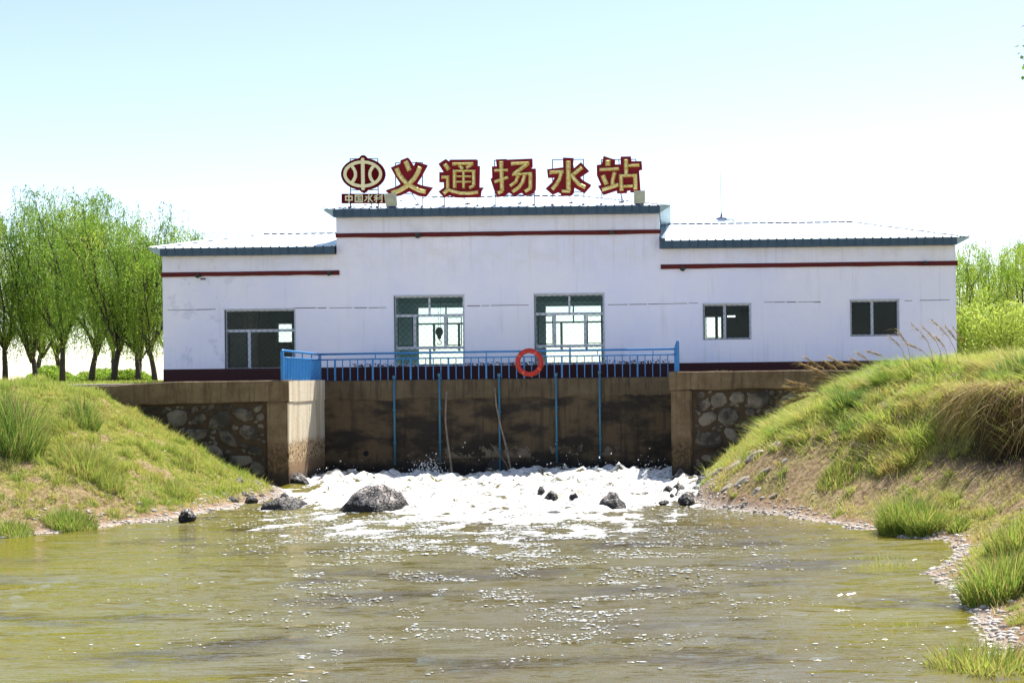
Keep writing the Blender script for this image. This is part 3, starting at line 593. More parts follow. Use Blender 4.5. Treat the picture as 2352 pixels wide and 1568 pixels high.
# ---- roofs
def roof_block(x0, x1, ze, rx0, rx1, zr, hipL, hipR, ye=46.22, yr=51.5, xf0=None, xf1=None, off=0):
    """ribbed sheet roof: eave line x0..x1 at ye, ridge rx0..rx1"""
    sp, rh, rw_ = .29, .034, .035; xs = []
    n_ = int((x1-x0)/sp)+1; ks = [x0+off+i*sp for i in range(n_+1)]
    for k in ks:
        for q, h in ((-rw_-.001,0),(-rw_*.25,1),(rw_*.25,1),(rw_+.001,0)):
            if x0 < k+q < x1: xs.append((k+q, h*rh))
    xs = [(x0, 0)] + xs + [(x1, 0)]
    def yend(x):
        if x < rx0 and hipL: return ye+(yr-ye)*(x-x0)/(rx0-x0)
        if x > rx1 and hipR: return ye+(yr-ye)*(x1-x)/(x1-rx1)
        return yr
    mb = MB()
    for sgn in (1, -1):
        top = []; bot = []
        for x, h in xs:
            y = max(yend(x), ye+.001); z = ze+(zr-ze)*(y-ye)/(yr-ye); yy = y if sgn > 0 else 2*yr-y; y0 = ye if sgn > 0 else 2*yr-ye
            bot.append((x, y0, ze+h)); top.append((x, yy, z+h))
        k = len(bot); mb.poly(bot+top, [(i, i+1, k+i+1, k+i) if sgn > 0 else (i+1, i, k+i, k+i+1) for i in range(k-1)])
    ya = ye; yb = 2*yr-ye
    if hipL: mb.poly([(x0,ya,ze),(x0,yb,ze),(rx0,yr,zr)], [(1,0,2)])
    if hipR: mb.poly([(x1,ya,ze),(x1,yb,ze),(rx1,yr,zr)], [(0,1,2)])
    o = mb.build('roof', sheet, bld)
    # ridge and hip caps; navy strips paint the shade under them between ribs
    cap = MB(); cap_shade = MB(); cw = .16
    def capline(a, b):
        d = (b-a).normalized(); s_ = Vector((0, 1, 0)) if abs(d.x) > .95 else d.cross(Vector((0,0,1))).normalized()
        if s_.y < 0: s_ = -s_
        sl_ = (zr-ze)/(yr-ye); dn = .02
        A = [a-s_*cw+Vector((0,0,rh-cw*sl_*.8+.012)), a+Vector((0,0,rh+.03)), a+s_*cw+Vector((0,0,rh-cw*sl_*.8+.012))]
        B = [b-s_*cw+Vector((0,0,rh-cw*sl_*.8+.012)), b+Vector((0,0,rh+.03)), b+s_*cw+Vector((0,0,rh-cw*sl_*.8+.012))]
        cap.poly(A+B, [(0,3,4,1),(1,4,5,2)])
        Lx = abs(b.x-a.x); 
        for k in ks:
            ka, kb = k+rw_+.015, k+sp-rw_-.015
            if ka < min(a.x, b.x)+.05 or kb > max(a.x, b.x)-.02: continue
            pt = [a+(b-a)*((q-a.x)/(b.x-a.x)) for q in (ka, kb)]
            P0 = [q-s_*(cw-.012)+Vector((0,0,-cw*sl_*.85-.004)) for q in pt]
            cap_shade.poly([P0[0],P0[1],P0[1]+Vector((0,0,rh+.008)),P0[0]+Vector((0,0,rh+.008))], [(0,1,2,3)])
    capline(Vector((rx0,yr,zr)), Vector((rx1,yr,zr)))
    if hipL: capline(Vector((x0+.02,ye,ze)), Vector((rx0,yr,zr)))
    if hipR: capline(Vector((rx1,yr,zr)), Vector((x1-.02,ye,ze)))
    cap.build('ridge_cap', sheet, o); cap_shade.build('ridge_cap_shade', navy, o)
    # front fascia folded from the same sheet
    f = MB(); q0 = x0 if xf0 is None else xf0; q1 = x1 if xf1 is None else xf1; zb = ze-.245
    pr = [q0]; 
    for k in ks:
        if q0+.05 < k < q1-.05: pr += [k-.03, k-.012, k+.012, k+.03]
    pr.append(q1); pv = []
    for i, x in enumerate(pr):
        dep = 0 if (i == 0 or i == len(pr)-1 or (i-1) % 4 in (0, 3)) else .022
        tz = 0 if dep == 0 else rh
        pv += [(x, ye+.03-dep, zb-(.012 if dep else 0)), (x, ye+.03-dep, ze-.004+tz), (x, YF-.004, zb)]
    kf = len(pr); f.poly(pv, [(3*i, 3*i+3, 3*i+4, 3*i+1) for i in range(kf-1)] + [(3*i+2, 3*i+5, 3*i+3, 3*i) for i in range(kf-1)])
    f.build('fascia', fasm, o)
    # slatted soffits leaning out at the free ends
    sofm = bpy.data.materials.get('soffit_slats') or mat('soffit_slats', (.32,.42,.46), .5)
    for e, q, s_ in ((hipL, q0, -1), (hipR, q1, 1)):
        if not e: continue
        sf = MB()
        xo = x0 if s_ < 0 else x1; N_ = 26
        for i in range(N_):
            ya_, yb_ = ye+.05+(yb-ye-.1)*i/N_, ye+.05+(yb-ye-.1)*(i+.82)/N_
            fr_ = [(xo, ya_-.02, ze-.012), (xo, yb_, ze-.012), (q, yb_, zb+.02), (q, ya_, zb+.02)]
            sf.poly(fr_ + [(v[0], v[1], v[2]+.012) for v in fr_], [(0,1,2,3),(7,6,5,4),(0,3,7,4),(1,5,6,2)])
        sf.poly([(xo, ye+.02, ze-.004), (q, ye+.045, ze-.004), (q, ye+.045, zb), (xo, ye+.02, ze-.03)], [(0,1,2,3)])
        sf.build('soffit', sofm, o)
    return o
roof_block(-17.42, XC0-.01, 7.45, -15.2, XC0-.01, 8.42, True, False, xf0=-17.04, xf1=XC0-.004)
roof_block(XC1+.01, 9.84, 7.50, XC1+.01, 6.75, 8.60, False, True, xf0=XC1+.004, xf1=9.42, off=.12)
roof_block(-11.58, -.08, 8.67, -9.08, -3.41, 9.70, True, True, ye=46.2, xf0=-11.28, xf1=-.43, off=.07)
mb = MB(); 
for k, (a, b) in enumerate(((XC1+.012, XC1+.20),)):
    mb.poly([(a,46.22,7.51),(b,46.22,7.51),(b,51.5,8.61),(a,51.5,8.61),(a,46.22,7.62),(b,46.22,7.56),(b,51.5,8.66),(a,51.5,8.74)], [(0,3,2,1),(4,5,6,7),(0,1,5,4),(1,2,6,5),(3,0,4,7)])
mb.build('wall_flashing', fasm, bld)

# ================================================================= rooftop sign
YS = 46.62
redp = mat('sign_red', (.24,.014,.022), .8, (.19,.012,.022), 3, spec=.15); dred = mat('sign_dark_red', (.12,.002,.006), .8, (.095,.002,.007), 3, spec=.12)
gold = mat('sign_gold', (.62,.42,.05), .4, (.90,.82,.42), 9, .5, 22, metal=.2); cream = mat('sign_cream', (.90,.82,.52), .6, (.84,.77,.50), 4)
ironm = mat('sign_iron', (.03,.03,.10), .6)
def cropper(ox, oy, sc): return lambda x, y: W((ox+x*sc)/1.7415, (oy+y*sc)/1.7415, YS)
cA, cB, cC = cropper(1350,610,.17007), cropper(1740,610,.17007), cropper(2140,610,.19558)
_h = [0]
def stroke(mb, cr, pts, w_, flat=False, depth=.075):
    P_ = [cr(*q) for q in pts]; wd = (cr(w_, 0)-cr(0, 0)).x*.5; n_ = len(P_); _h[0] = (_h[0]+1) % 9; yt = -depth-.0022*_h[0]
    k = len(mb.v); ins = .45 if not flat else .93
    for i, q in enumerate(P_):
        d = (P_[min(i+1, n_-1)]-P_[max(i-1, 0)]).normalized(); nn = Vector((-d.z, 0, d.x)); e = 0
        for a, yy, en in ((1, 0, 0), (ins, yt, 1), (-ins, yt, 1), (-1, 0, 0)):
            sh_ = wd*(1-ins)*en*(1 if i == 0 else -1 if i == n_-1 else 0)
            v = q+nn*wd*a+d*sh_; mb.v.append((v.x, YS+yy-.002, v.z))
    for i in range(n_-1):
        for j in range(3): mb.f.append((k+i*4+j, k+i*4+j+1, k+(i+1)*4+j+1, k+(i+1)*4+j)); mb.sm.append(False)
    mb.f.append((k+3, k+2, k+1, k)); mb.f.append((k+(n_-1)*4, k+(n_-1)*4+1, k+(n_-1)*4+2, k+(n_-1)*4+3)); mb.sm += [False, False]
def plate(cr, pts, m, parent, d=.07): MB().prism([(cr(*q).x, cr(*q).z) for q in pts], YS, YS+d).build('backing_plate', m, parent)
def roofz(y): return 8.67+(9.70-8.67)*(y-46.2)/5.3
def frame(cr, parent, posts, bars, struts):
    mb = MB()
    for x, yt in posts:
        a = cr(x, yt); mb.box(a.x-.014, a.x+.014, YS+.075, YS+.103, roofz(YS+.09)-.02, a.z); mb.box(a.x-.07, a.x+.02, YS+.02, YS+.12, roofz(YS)+.01, roofz(YS)+.06)
    for xa_, xb_, y in bars: a, b = cr(xa_, y), cr(xb_, y); mb.box(a.x, b.x, YS+.104, YS+.126, a.z-.012, a.z+.012)
    for x, yt in struts:
        a = cr(x, yt); yb = YS+1.0; mb.tube([(a.x, YS+.11, a.z), (a.x+.05, yb, roofz(yb)+.03)], .014, 5); mb.box(a.x-.06, a.x+.12, yb-.04, yb+.05, roofz(yb)-.01, roofz(yb)+.04)
    mb.build('support_frame', ironm, parent)
grp = 'gold characters of the rooftop sign'
def sign(cr, label, pl, strokes, posts, bars, struts, x0, name='sign_character'):
    c = cr(x0, 600); t = empty(name, (c.x, YS, roofz(YS)), label, 'sign', grp)
    plate(cr, pl, redp, t); mb = MB()
    for pts, w_ in strokes: stroke(mb, cr, pts, w_)
    mb.build('raised_character', gold, t); frame(cr, t, posts, bars, struts)
sign(cA, 'gold character yi on red plate, first after the round emblem', [(1480,185),(1650,120),(1690,150),(1795,320),(1840,215),(2120,300),(1980,560),(1870,730),(1990,775),(2240,825),(2100,1020),(2060,1045),(1900,1020),(1680,915),(1480,1010),(1300,1040),(1130,910),(1160,880),(1340,820),(1480,745),(1350,540),(1250,355),(1480,260)],
  [([(1600,200),(1692,428)],115), ([(1385,365),(1450,520),(1560,660),(1650,750),(1790,825),(1930,890),(2080,925)],112), ([(1945,325),(1890,470),(1800,620),(1700,720),(1600,810),(1460,895),(1270,955)],112)],
  [(1350,235),(1985,235)], [(1350,1990,235),(1350,1990,960)], [(1740,960)], 1680)
sign(cB, 'gold character tong on red plate, second from the emblem', [(260,155),(330,210),(350,170),(980,165),(985,320),(1055,320),(1045,825),(1145,825),(1090,910),(1075,1055),(600,1065),(470,1060),(340,1010),(215,1065),(80,920),(210,825),(205,700),(100,700),(100,465),(200,460),(80,270),(210,180)],
  [([(222,265),(328,408)],100), ([(150,582),(340,578)],78), ([(300,560),(300,870)],82), ([(200,965),(315,870)],92), ([(300,870),(430,915),(600,955),(780,957),(1015,935)],82), ([(400,272),(905,265)],78), ([(880,262),(735,375)],78), ([(570,305),(660,400)],85),
   ([(460,412),(460,845)],90), ([(415,437),(955,437)],62), ([(908,415),(908,780)],84), ([(920,780),(800,835)],76), ([(490,565),(865,565)],46), ([(490,692),(865,692)],48), ([(672,400),(672,850)],68)],
  [(208,900),(990,170)], [(208,990,1000)], [(640,1020)], 600)
sign(cB, 'gold character yang on red plate, middle of the five large characters', [(1430,165),(1680,155),(1690,170),(2290,145),(2295,335),(2260,380),(2370,380),(2375,600),(2370,870),(2310,970),(2110,1020),(2040,950),(1980,970),(1880,1030),(1740,945),(1620,1030),(1460,1050),(1380,860),(1305,625),(1345,590),(1335,330),(1450,325)],
  [([(1555,205),(1578,910)],100), ([(1590,900),(1475,955)],86), ([(1390,422),(1720,415)],66), ([(1395,695),(1725,580)],78), ([(1780,268),(2220,250)],84), ([(2190,262),(1850,510)],96), ([(1810,525),(2285,492)],70), ([(2245,470),(2240,840)],92), ([(2255,830),(2115,920)],86), ([(1965,530),(1900,690),(1765,790)],84), ([(2110,520),(2060,700),(1960,830),(1820,925)],88)],
  [(1395,178),(2325,500)], [(1380,1560,178),(1395,2325,1000)], [(1910,1000)], 1850)
sign(cC, 'gold character shui on red plate, between empty blue frame corners', [(570,105),(790,115),(780,240),(795,325),(940,200),(1110,385),(925,510),(990,575),(1145,660),(1140,690),(1010,835),(805,720),(795,830),(740,880),(540,895),(520,840),(470,815),(360,865),(215,740),(350,610),(400,515),(265,520),(245,345),(575,305)],
  [([(680,165),(685,790)],100), ([(720,795),(545,790)],66), ([(295,412),(590,392)],76), ([(548,385),(500,540),(440,650),(350,755)],80), ([(965,300),(780,452)],86), ([(735,430),(800,540),(900,650),(1035,715)],86)],
  [(352,140),(988,130)], [(345,988,140),(352,988,808)], [(690,890)], 680)
sign(cC, 'gold character zhan on red plate, last one above the right floodlight', [(1400,70),(1590,135),(1640,140),(1635,245),(1750,245),(1750,85),(1960,80),(1975,180),(2180,178),(2195,350),(2130,370),(2160,785),(2080,820),(1950,815),(1945,775),(1885,785),(1880,830),(1680,840),(1670,780),(1400,870),(1285,685),(1350,665),(1265,470),(1262,260),(1365,240),(1390,130)],
  [([(1492,150),(1492,278)],105), ([(1318,352),(1722,335)],72), ([(1382,460),(1468,660)],94), ([(1630,400),(1590,560),(1585,690)],84), ([(1372,765),(1540,712),(1715,655)],82), ([(1860,135),(1865,480)],88), ([(1895,272),(2138,265)],66), ([(1755,440),(1772,785)],84), ([(1715,482),(2085,470)],70), ([(2048,435),(2052,760)],86), ([(1800,692),(2015,682)],62)],
  [(1357,150),(2062,130)], [(1345,2062,140)], [(1752,830),(1710,130)], 1750)
# emblem and its name board
c = cA(600, 600); t = empty('emblem_sign', (c.x, YS, roofz(YS)), 'dark red oval water emblem with cream ring and vertical bar', 'sign')
ol = []
for i in range(64):
    a = 2*math.pi*i/64; x, y = 603+522*math.sin(a), 510-378*math.cos(a)
    if abs(x-603) < 105: continue
    ol.append((x, y, a))
top_ = [(510,128),(535,92),(565,70),(603,62),(642,70),(672,92),(700,128)]; bot_ = [(715,880),(680,925),(615,960),(560,930),(515,885)]
ol = top_ + [(x, y) for x, y, a in ol if a < math.pi] + bot_ + [(x, y) for x, y, a in ol if a >= math.pi]
plate(cA, ol, dred, t); mb = MB()
stroke(mb, cA, [(597+420*math.sin(a), 510-282*math.cos(a)) for a in [2*math.pi*i/56 for i in range(57)]], 76, True, .03)
stroke(mb, cA, [(597,165),(607,860)], 86, True, .045)
for cx, cy in ((597,165),(607,860)): stroke(mb, cA, [(cx, cy-32), (cx, cy+32)], 66, True, .042)
stroke(mb, cA, [(345,330),(385,380),(420,450),(431,515),(420,585),(390,650),(345,710)], 74, True, .036)
stroke(mb, cA, [(860,322),(815,372),(775,445),(764,512),(775,585),(810,655),(862,712)], 74, True, .036)
mb.build('raised_emblem', cream, t); frame(cA, t, [(285,140),(935,140)], [(275,930,140),(290,940,875)], [])
t = empty('name_board', (c.x, YS, roofz(YS)), 'small dark red board with four cream characters below the emblem', 'sign')
plate(cA, [(95,972),(1135,972),(1135,1195),(95,1195)], dred, t); mb = MB()
for pts, w_ in (([(182,1035),(360,1035)],28),([(196,1035),(196,1125)],28),([(345,1035),(345,1125)],28),([(182,1122),(360,1122)],28),([(270,988),(274,1188)],28),
  ([(412,1008),(598,1008)],26),([(423,1008),(423,1165)],26),([(587,1008),(587,1165)],26),([(412,1163),(598,1163)],26),([(450,1045),(560,1045)],18),([(455,1085),(555,1085)],18),([(448,1130),(565,1130)],18),([(505,1045),(505,1130)],20),([(535,1098),(550,1118)],16),
  ([(738,992),(736,1172)],28),([(736,1172),(710,1160)],20),([(650,1042),(708,1042)],20),([(704,1042),(680,1100),(636,1150)],22),([(820,1010),(758,1066)],24),([(752,1060),(780,1115),(830,1160)],26),
  ([(862,1032),(960,1000)],20),([(858,1066),(972,1066)],20),([(915,1012),(915,1182)],24),([(912,1078),(862,1132)],18),([(920,1078),(968,1116)],18),([(1005,1008),(1005,1112)],22),([(1048,990),(1048,1168)],24),([(1052,1170),(1008,1172)],20)):
    stroke(mb, cA, pts, w_, True, .02)
mb.build('raised_lettering', cream, t); frame(cA, t, [(290,1195),(945,1195),(795,1195)], [], [])
# floodlights seen from behind
crm = mat('floodlight_casing', (.50,.49,.36), .6, (.44,.43,.33), 5)
for cr, q, lab in ((cA, [(1128,1000),(1400,965),(1440,1265),(1180,1300)], 'cream boxy floodlight standing on the roof under the first gold character'), (cC, [(2028,800),(2255,800),(2255,1062),(2030,1062)], 'cream boxy floodlight standing on the roof edge right of the last character')):
    P_ = [cr(*k) for k in q]; cxm = sum(v.x for v in P_)/4; zb = min(v.z for v in P_)
    t = empty('floodlight', (cxm, YS-.2, zb), lab, 'floodlight', 'roof floodlights'); bm = MB()
    bm.prism([(v.x, v.z) for v in P_], YS-.26, YS-.16); bm.build('casing', crm, t)
    MB().box(cxm-.12, cxm+.12, YS-.30, YS-.262, (zb+P_[0].z)/2-.08, (zb+P_[0].z)/2+.08).build('driver_box', crm, t)
    MB().box(cxm-.14, cxm+.14, YS-.24, YS-.18, roofz(YS-.2)+.0, zb+.02).build('bracket', ironm, t)

# lightning rod with vent behind the right roof
a = W(1657, 510, 52.5); t = empty('lightning_rod', (a.x, 52.5, 8.4), 'tall thin mast on a small roof vent behind the right roof ridge', 'mast')
b = W(1654, 393, 52.5); c = W(1657, 488, 52.5)
MB().tube([(a.x,52.5,c.z-.05),(a.x-.02,52.5,b.z)], [.013,.009], 6).build('rod', mat('rod_metal', (.30,.38,.42), .5), t)
MB().tube([(a.x,52.5,c.z-.22),(a.x,52.5,c.z+.02)], [.05,.012], 10).build('rod_base', ironm, t)
mb = MB().tube([(a.x,52.5,8.3),(a.x,52.5,c.z-.24)], .15, 14); mb.build('vent_pipe', sheet, t)
MB().tube([(a.x,52.5,c.z-.26),(a.x,52.5,c.z-.22),(a.x,52.5,c.z-.18)], [.20,.20,.05], 14).build('vent_cap', ironm, t)
MB().tube([(a.x+.1,52.5,c.z-.28),(a.x+.42,52.5,c.z-.26),(a.x+.52,52.5,c.z-.42)], .02, 6).build('side_bracket', ironm, t)

# ================================================================= rocks
def rock(name, c, sx, sy, sz, seed, m, label, group, sub=4, rough=.28, peak=.42, skew=.12):
    bm = bmesh.new(); bmesh.ops.create_icosphere(bm, subdivisions=sub, radius=1)
    for v in bm.verts:
        q = v.co.copy(); d = mnoise.fractal(q*1.1+Vector((seed*7.1, seed, 0)), 1.0, 2.1, 5)*rough + mnoise.noise(q*5+Vector((seed,0,0)))*.06
        e = mnoise.voronoi(q*1.7+Vector((seed,seed,3)))[0][0]*.10
        q *= 1+d-e; tp_ = 1-max(0, q.z)*peak; v.co = ((q.x*tp_+max(0, q.z)*skew)*sx, q.y*tp_*sy, q.z*sz)
    me = bpy.data.meshes.new(name); bm.to_mesh(me); bm.free(); me.materials.append(m)
    for p_ in me.polygons: p_.use_smooth = sub > 3
    o = bpy.data.objects.new(name, me); o.location = c; o.rotation_euler = (0, 0, seed*1.3); COL.objects.link(o)
    return tag(o, label, 'rock', group)
rockm = mat('wet_rock', (.05,.042,.038), .6); g = G(rockm); p = g.obj(); vr = g.add('ShaderNodeTexVoronoi', feature='DISTANCE_TO_EDGE'); vr.inputs['Scale'].default_value = 7; dst = g.add('ShaderNodeVectorMath', operation='MULTIPLY_ADD'); nv = g.add('ShaderNodeTexNoise'); nv.inputs['Scale'].default_value = 5; g.l.new(p, nv.inputs['Vector']); g.l.new(nv.outputs['Color'], dst.inputs[0]); dst.inputs[1].default_value = (.35,.35,.35); g.l.new(p, dst.inputs[2]); g.l.new(dst.outputs[0], vr.inputs['Vector'])
nn = g.noise(p, 5, 6, .7); pz_ = g.xyz(g.geo())[2]
c = g.mix(g.step(nn,.4,.6), (.09,.075,.07), (.40,.35,.32)); c = g.mix(g.math('SUBTRACT', 1, g.step(vr.outputs[0], .02, .14)), c, (.018,.015,.014))
c = g.mix(g.math('SUBTRACT', 1, g.step(g.math('ADD', pz_, g.math('MULTIPLY', nn, .2)), .24, .36)), c, (.012,.010,.009)); g.col(c); g.bump(g.math('ADD', nn, g.step(vr.outputs[0], 0, .12)), .8, .05)
def wp(px, py, z=0.0):
    dy = py-PY; dx = px-PX; down = dy+dx*ROLL; Y_ = (EYE-z)*F/down; return Vector(((dx-dy*ROLL)/F*Y_, Y_, z))
gr_ = 'rocks in the white water'
for (px, py, wv, hv, seed, lab) in (
  (650,1170,50,30,3,'black jagged rock in the foam at the end of the left bank'), (855,1177,78,56,5,'largest grey cracked boulder in the white water'),
  (1243,1140,13,20,6,'smallest upper rock of the pair poking from the foam'), (1266,1147,17,18,7,'small dark rock just below and right of the smallest one'),
  (1319,1150,14,18,8,'small square dark rock alone in the middle of the foam'), (1405,1170,48,34,9,'pointed brown rock on the right of the white water'),
  (1262,1182,34,8,10,'low flat rock barely above the foam'), (684,1115,26,26,12,'grey rock at the foot of the sunlit left pillar')):
    c = wp(px, py); k = c.y/F; rock('boulder', (c.x, c.y+wv*k*.5, .0-(.02 if hv<30 else .06)), wv*k*1.05, wv*k*.75, hv*k*(1.35 if hv>30 else 1.15), seed, rockm, lab, gr_, peak=.42 if hv > 30 else .12)
gs = 'dark stones along the water edge'
for (px, py, wv, hv, seed, lab) in (
  (427,1198,20,15,13,'black rounded stone at the waterline of the left bank'), (1577,1160,20,16,14,'smooth dark stone lowest in the right shore cluster'),
  (1562,1113,18,22,15,'dark stone highest in the right shore cluster'), (1560,1134,16,12,16,'reddish stone in the middle of the right shore cluster'),
  (1600,1142,14,14,17,'dark stone behind the lowest one of the right shore cluster'), (1536,1138,16,12,18,'pale stone washed by foam on the left of the right shore cluster'),
  (575,1158,14,10,20,'small flat stone left of the black jagged rock'), (530,1160,16,8,21,'thin slab of stone on the left shore'), (1720,1172,18,8,22,'low dark stone at the right waterline below the grassy slope'), (1690,1168,12,7,23,'tiny dark stone beside the low one on the right waterline')):
    c = wp(px, py, .0); k = c.y/F; rock('shore_stone', (c.x, c.y+.1, .10), wv*k*1.15, wv*k*.9, hv*k*1.3, seed, rockm, lab, gs, 3)
hs = [o for o in COL.objects if o.name.startswith('shore_stone')]
for i in range(26):
    c = wp(random.gauss(1572, 26), random.uniform(1096, 1166)); o = random.choice(hs).copy(); COL.objects.link(o)
    zc_ = float(terrain(np.array([c.x]), np.array([c.y]))[0][0]); sc_ = random.uniform(.35, .9); o.location = (c.x, c.y, max(zc_, .08)); o.scale = (sc_, sc_, sc_*.8); o.rotation_euler = (0, 0, random.uniform(0, 6))
    o['label'] = 'small stone in the loose pile at the foot of the right pillar'; o['group'] = 'small stones piled below the right pillar'
for i in range(14):
    c = wp(random.uniform(520, 660), random.uniform(1128, 1165)); o = random.choice(hs[:10]).copy(); COL.objects.link(o)
    zc_ = float(terrain(np.array([c.x]), np.array([c.y]))[0][0]); sc_ = random.uniform(.3, .75); o.location = (c.x, c.y, max(zc_, .06)); o.scale = (sc_, sc_, sc_*.7); o.rotation_euler = (0, 0, random.uniform(0, 6))
    o['label'] = 'small stone strewn on the tip of the left bank by the foam'; o['group'] = 'small stones on the tip of the left bank'
ledm = mat('ledge_stone', (.20,.16,.12), .9, (.46,.40,.33), 3, .7, 12)
for i, (px, py, wv) in enumerate(((1650,1085,26),(1690,1070,34),(1735,1048,38),(1780,1026,30),(1815,1008,24),(1705,1105,30),(1755,1085,26),(1670,1120,24),(1800,1060,22),(1740,1125,22),(1640,1118,20),(1775,1140,18))):
    for Y_ in np.arange(24, 41, .05):
        q = W(px, py, Y_)
        if q.z <= float(terrain(np.array([q.x]), np.array([Y_]))[0][0]): break
    k = q.y/F; o = rock('ledge_stone', (q.x, q.y, q.z), wv*k*(.45+.4*random.random()), wv*k*.5, wv*k*.26, 40+i, ledm, 'flat pale stone bedded in the right slope below the grass', 'flat stones in the right slope', 3, peak=.1)
    o.rotation_euler = (random.uniform(-.1, .2), -.5, random.uniform(-.9, .9))
# pebbles
n = 6500; t_ = rng.random(n); yy = rng.uniform(14, 39.5, n); lft = rng.random(n) < .55
xx = np.where(lft, side(SHL, yy)-rng.exponential(.45, n)+.15, side(SHR, yy)+rng.exponential(.35, n)-.1)
zz, dl, dr = terrain(xx, yy); s = .012+.04*rng.random(n)**4
pebm = mat('pebble', (.30,.25,.21), .85, (.62,.57,.52), 3)
tag(blobs('pebbles', np.stack([xx, yy, zz+.004], -1), np.stack([s*1.3, s, s*.7], -1), pebm), 'loose pale pebbles scattered along both water edges', 'pebbles', kind='stuff')

# ================================================================= grass
def grass_material(name, stops, rough=.6, tl=.45):
    m = bpy.data.materials.new(name); m.use_nodes = True; n = m.node_tree.nodes; l = m.node_tree.links; n.clear()
    o = n.new('ShaderNodeOutputMaterial'); mx = n.new('ShaderNodeMixShader'); mx.inputs[0].default_value = tl
    d = n.new('ShaderNodeBsdfPrincipled'); d.inputs['Roughness'].default_value = rough; d.inputs['Specular IOR Level'].default_value = .35; t = n.new('ShaderNodeBsdfTranslucent')
    a = n.new('ShaderNodeAttribute'); a.attribute_name = 'tint'; r = n.new('ShaderNodeValToRGB')
    while len(r.color_ramp.elements) < len(stops): r.color_ramp.elements.new(.5)
    for e, (p_, c_) in zip(r.color_ramp.elements, stops): e.position = p_; e.color = (*c_, 1)
    l.new(a.outputs['Fac'], r.inputs[0]); l.new(r.outputs[0], d.inputs['Base Color']); l.new(r.outputs[0], t.inputs[0])
    l.new(d.outputs[0], mx.inputs[1]); l.new(t.outputs[0], mx.inputs[2]); l.new(mx.outputs[0], o.inputs[0]); return m
GM = grass_material('grass_blade', [(0,(.17,.08,.035)), (.22,(.46,.33,.15)), (.42,(.50,.48,.13)), (.65,(.32,.42,.07)), (1,(.09,.20,.04))])
def blades(P, h, wd, lean, droop, tint, segs=3):
    """P roots (n,3); lean (n,2) horizontal travel as share of h; returns verts, faces, tint"""
    n = len(P); a = rng.random(n)*np.pi; wv = np.stack([np.cos(a), np.sin(a), np.zeros(n)], -1)*wd[:, None]
    V = []; 
    for i in range(segs+1):
        t = i/segs; c = P.copy(); c[:, :2] += lean*(h*t**1.6)[:, None]; c[:, 2] += h*(t-droop*t*t)
        ww = wv*(1-t**1.5*.92)*.5; V += [c-ww, c+ww]
    V = np.stack(V, 1); m = 2*(segs+1); b = np.arange(n)[:, None]*m
    Fq = np.concatenate([np.stack([b[:,0]+2*i, b[:,0]+2*i+1, b[:,0]+2*i+3, b[:,0]+2*i+2], -1) for i in range(segs)])
    return V.reshape(-1, 3), Fq, np.repeat(tint, m)
def merge(parts):
    V = []; Fq = []; T = []; k = 0
    for v, f, t in parts: V.append(v); Fq.append(f+k); T.append(t); k += len(v)
    return np.concatenate(V), np.concatenate(Fq), np.concatenate(T)
def field(n, xr, yr, hfun, keepfun, leanv, droop, wd, tintf, segs=2):
    x = rng.uniform(*xr, n); y = rng.uniform(*yr, n); z, dl, dr = terrain(x, y); s = soil(x, y, dl, dr)
    k = keepfun(x, y, z, dl, dr, s); x, y, z, dl, dr, s = [q[k] for q in (x, y, z, dl, dr, s)]; n = len(x)
    h = hfun(x, y, dl, dr)*rng.uniform(.6, 1.3, n); lean = np.stack([rng.normal(leanv[0], leanv[2], n), rng.normal(leanv[1], leanv[2], n)], -1)
    return blades(np.stack([x, y, z-.01], -1), h, wd*rng.uniform(.7, 1.3, n), lean, droop*rng.uniform(.5, 1.3, n), np.clip(tintf(x, y, dl, dr)+rng.normal(0, .09, n), 0, 1), segs)
# left bank: short cropped grass
L = field(330000, (-23,-10.6), (25,40), lambda x,y,dl,dr: .04+.05*fbm(x*1.3,y*1.3,3)+.22*sstep(fbm(x*3.1,y*3.1,3),.55,.75), lambda x,y,z,dl,dr,s: (dl > .25) & (rng.random(len(x)) > s*.93), (.1,-.1,.35), .15, .014, lambda x,y,dl,dr: .24+.58*fbm(x*1.5+3,y*1.5,5,.7))
L2 = field(60000, (-40,-16), (38,62), lambda x,y,dl,dr: .12+.12*fbm(x*.8,y*.8,3), lambda x,y,z,dl,dr,s: (y < 40) | (z > 2) & ~((x > -19.6) & (y < 47)) & ~((x > -17.5) & (y < 57)), (0,0,.3), .1, .03, lambda x,y,dl,dr: .45+.3*fbm(x*.5,y*.5,3))
L3 = None
def tussocks(nc, nb, xr, yr, keepfun, hf, rad, leanv, tintf, wd, segs=4, droop=(.1, .6)):
    x = rng.uniform(*xr, nc); y = rng.uniform(*yr, nc); z, dl, dr = terrain(x, y); k = keepfun(x, y, z, dl, dr); x, y, dl, dr = x[k], y[k], dl[k], dr[k]; m = len(x)
    H_ = hf(x, y, dl, dr)*rng.uniform(.6, 1.35, m); t0 = tintf(x, y, dl, dr)+rng.normal(0, .1, m); l0 = np.stack([rng.normal(leanv[0], leanv[2], m), rng.normal(leanv[1], leanv[2], m)], -1)
    i = np.repeat(np.arange(m), nb); n = len(i); a = rng.random(n)*2*np.pi; rr_ = np.sqrt(rng.random(n)); R_ = rad*(H_[i]/H_.mean())
    bx = x[i]+np.cos(a)*rr_*R_; by = y[i]+np.sin(a)*rr_*R_; bz = terrain(bx, by)[0]
    ln = l0[i]+np.stack([np.cos(a), np.sin(a)], -1)*rr_[:, None]*.55+rng.normal(0, .2, (n, 2))
    return blades(np.stack([bx, by, bz-.02], -1), H_[i]*(.3+.8*rng.random(n)), wd*rng.uniform(.6, 1.5, n), ln, rng.uniform(*droop, n), np.clip(t0[i]+rng.normal(0, .10, n), 0, 1), segs)
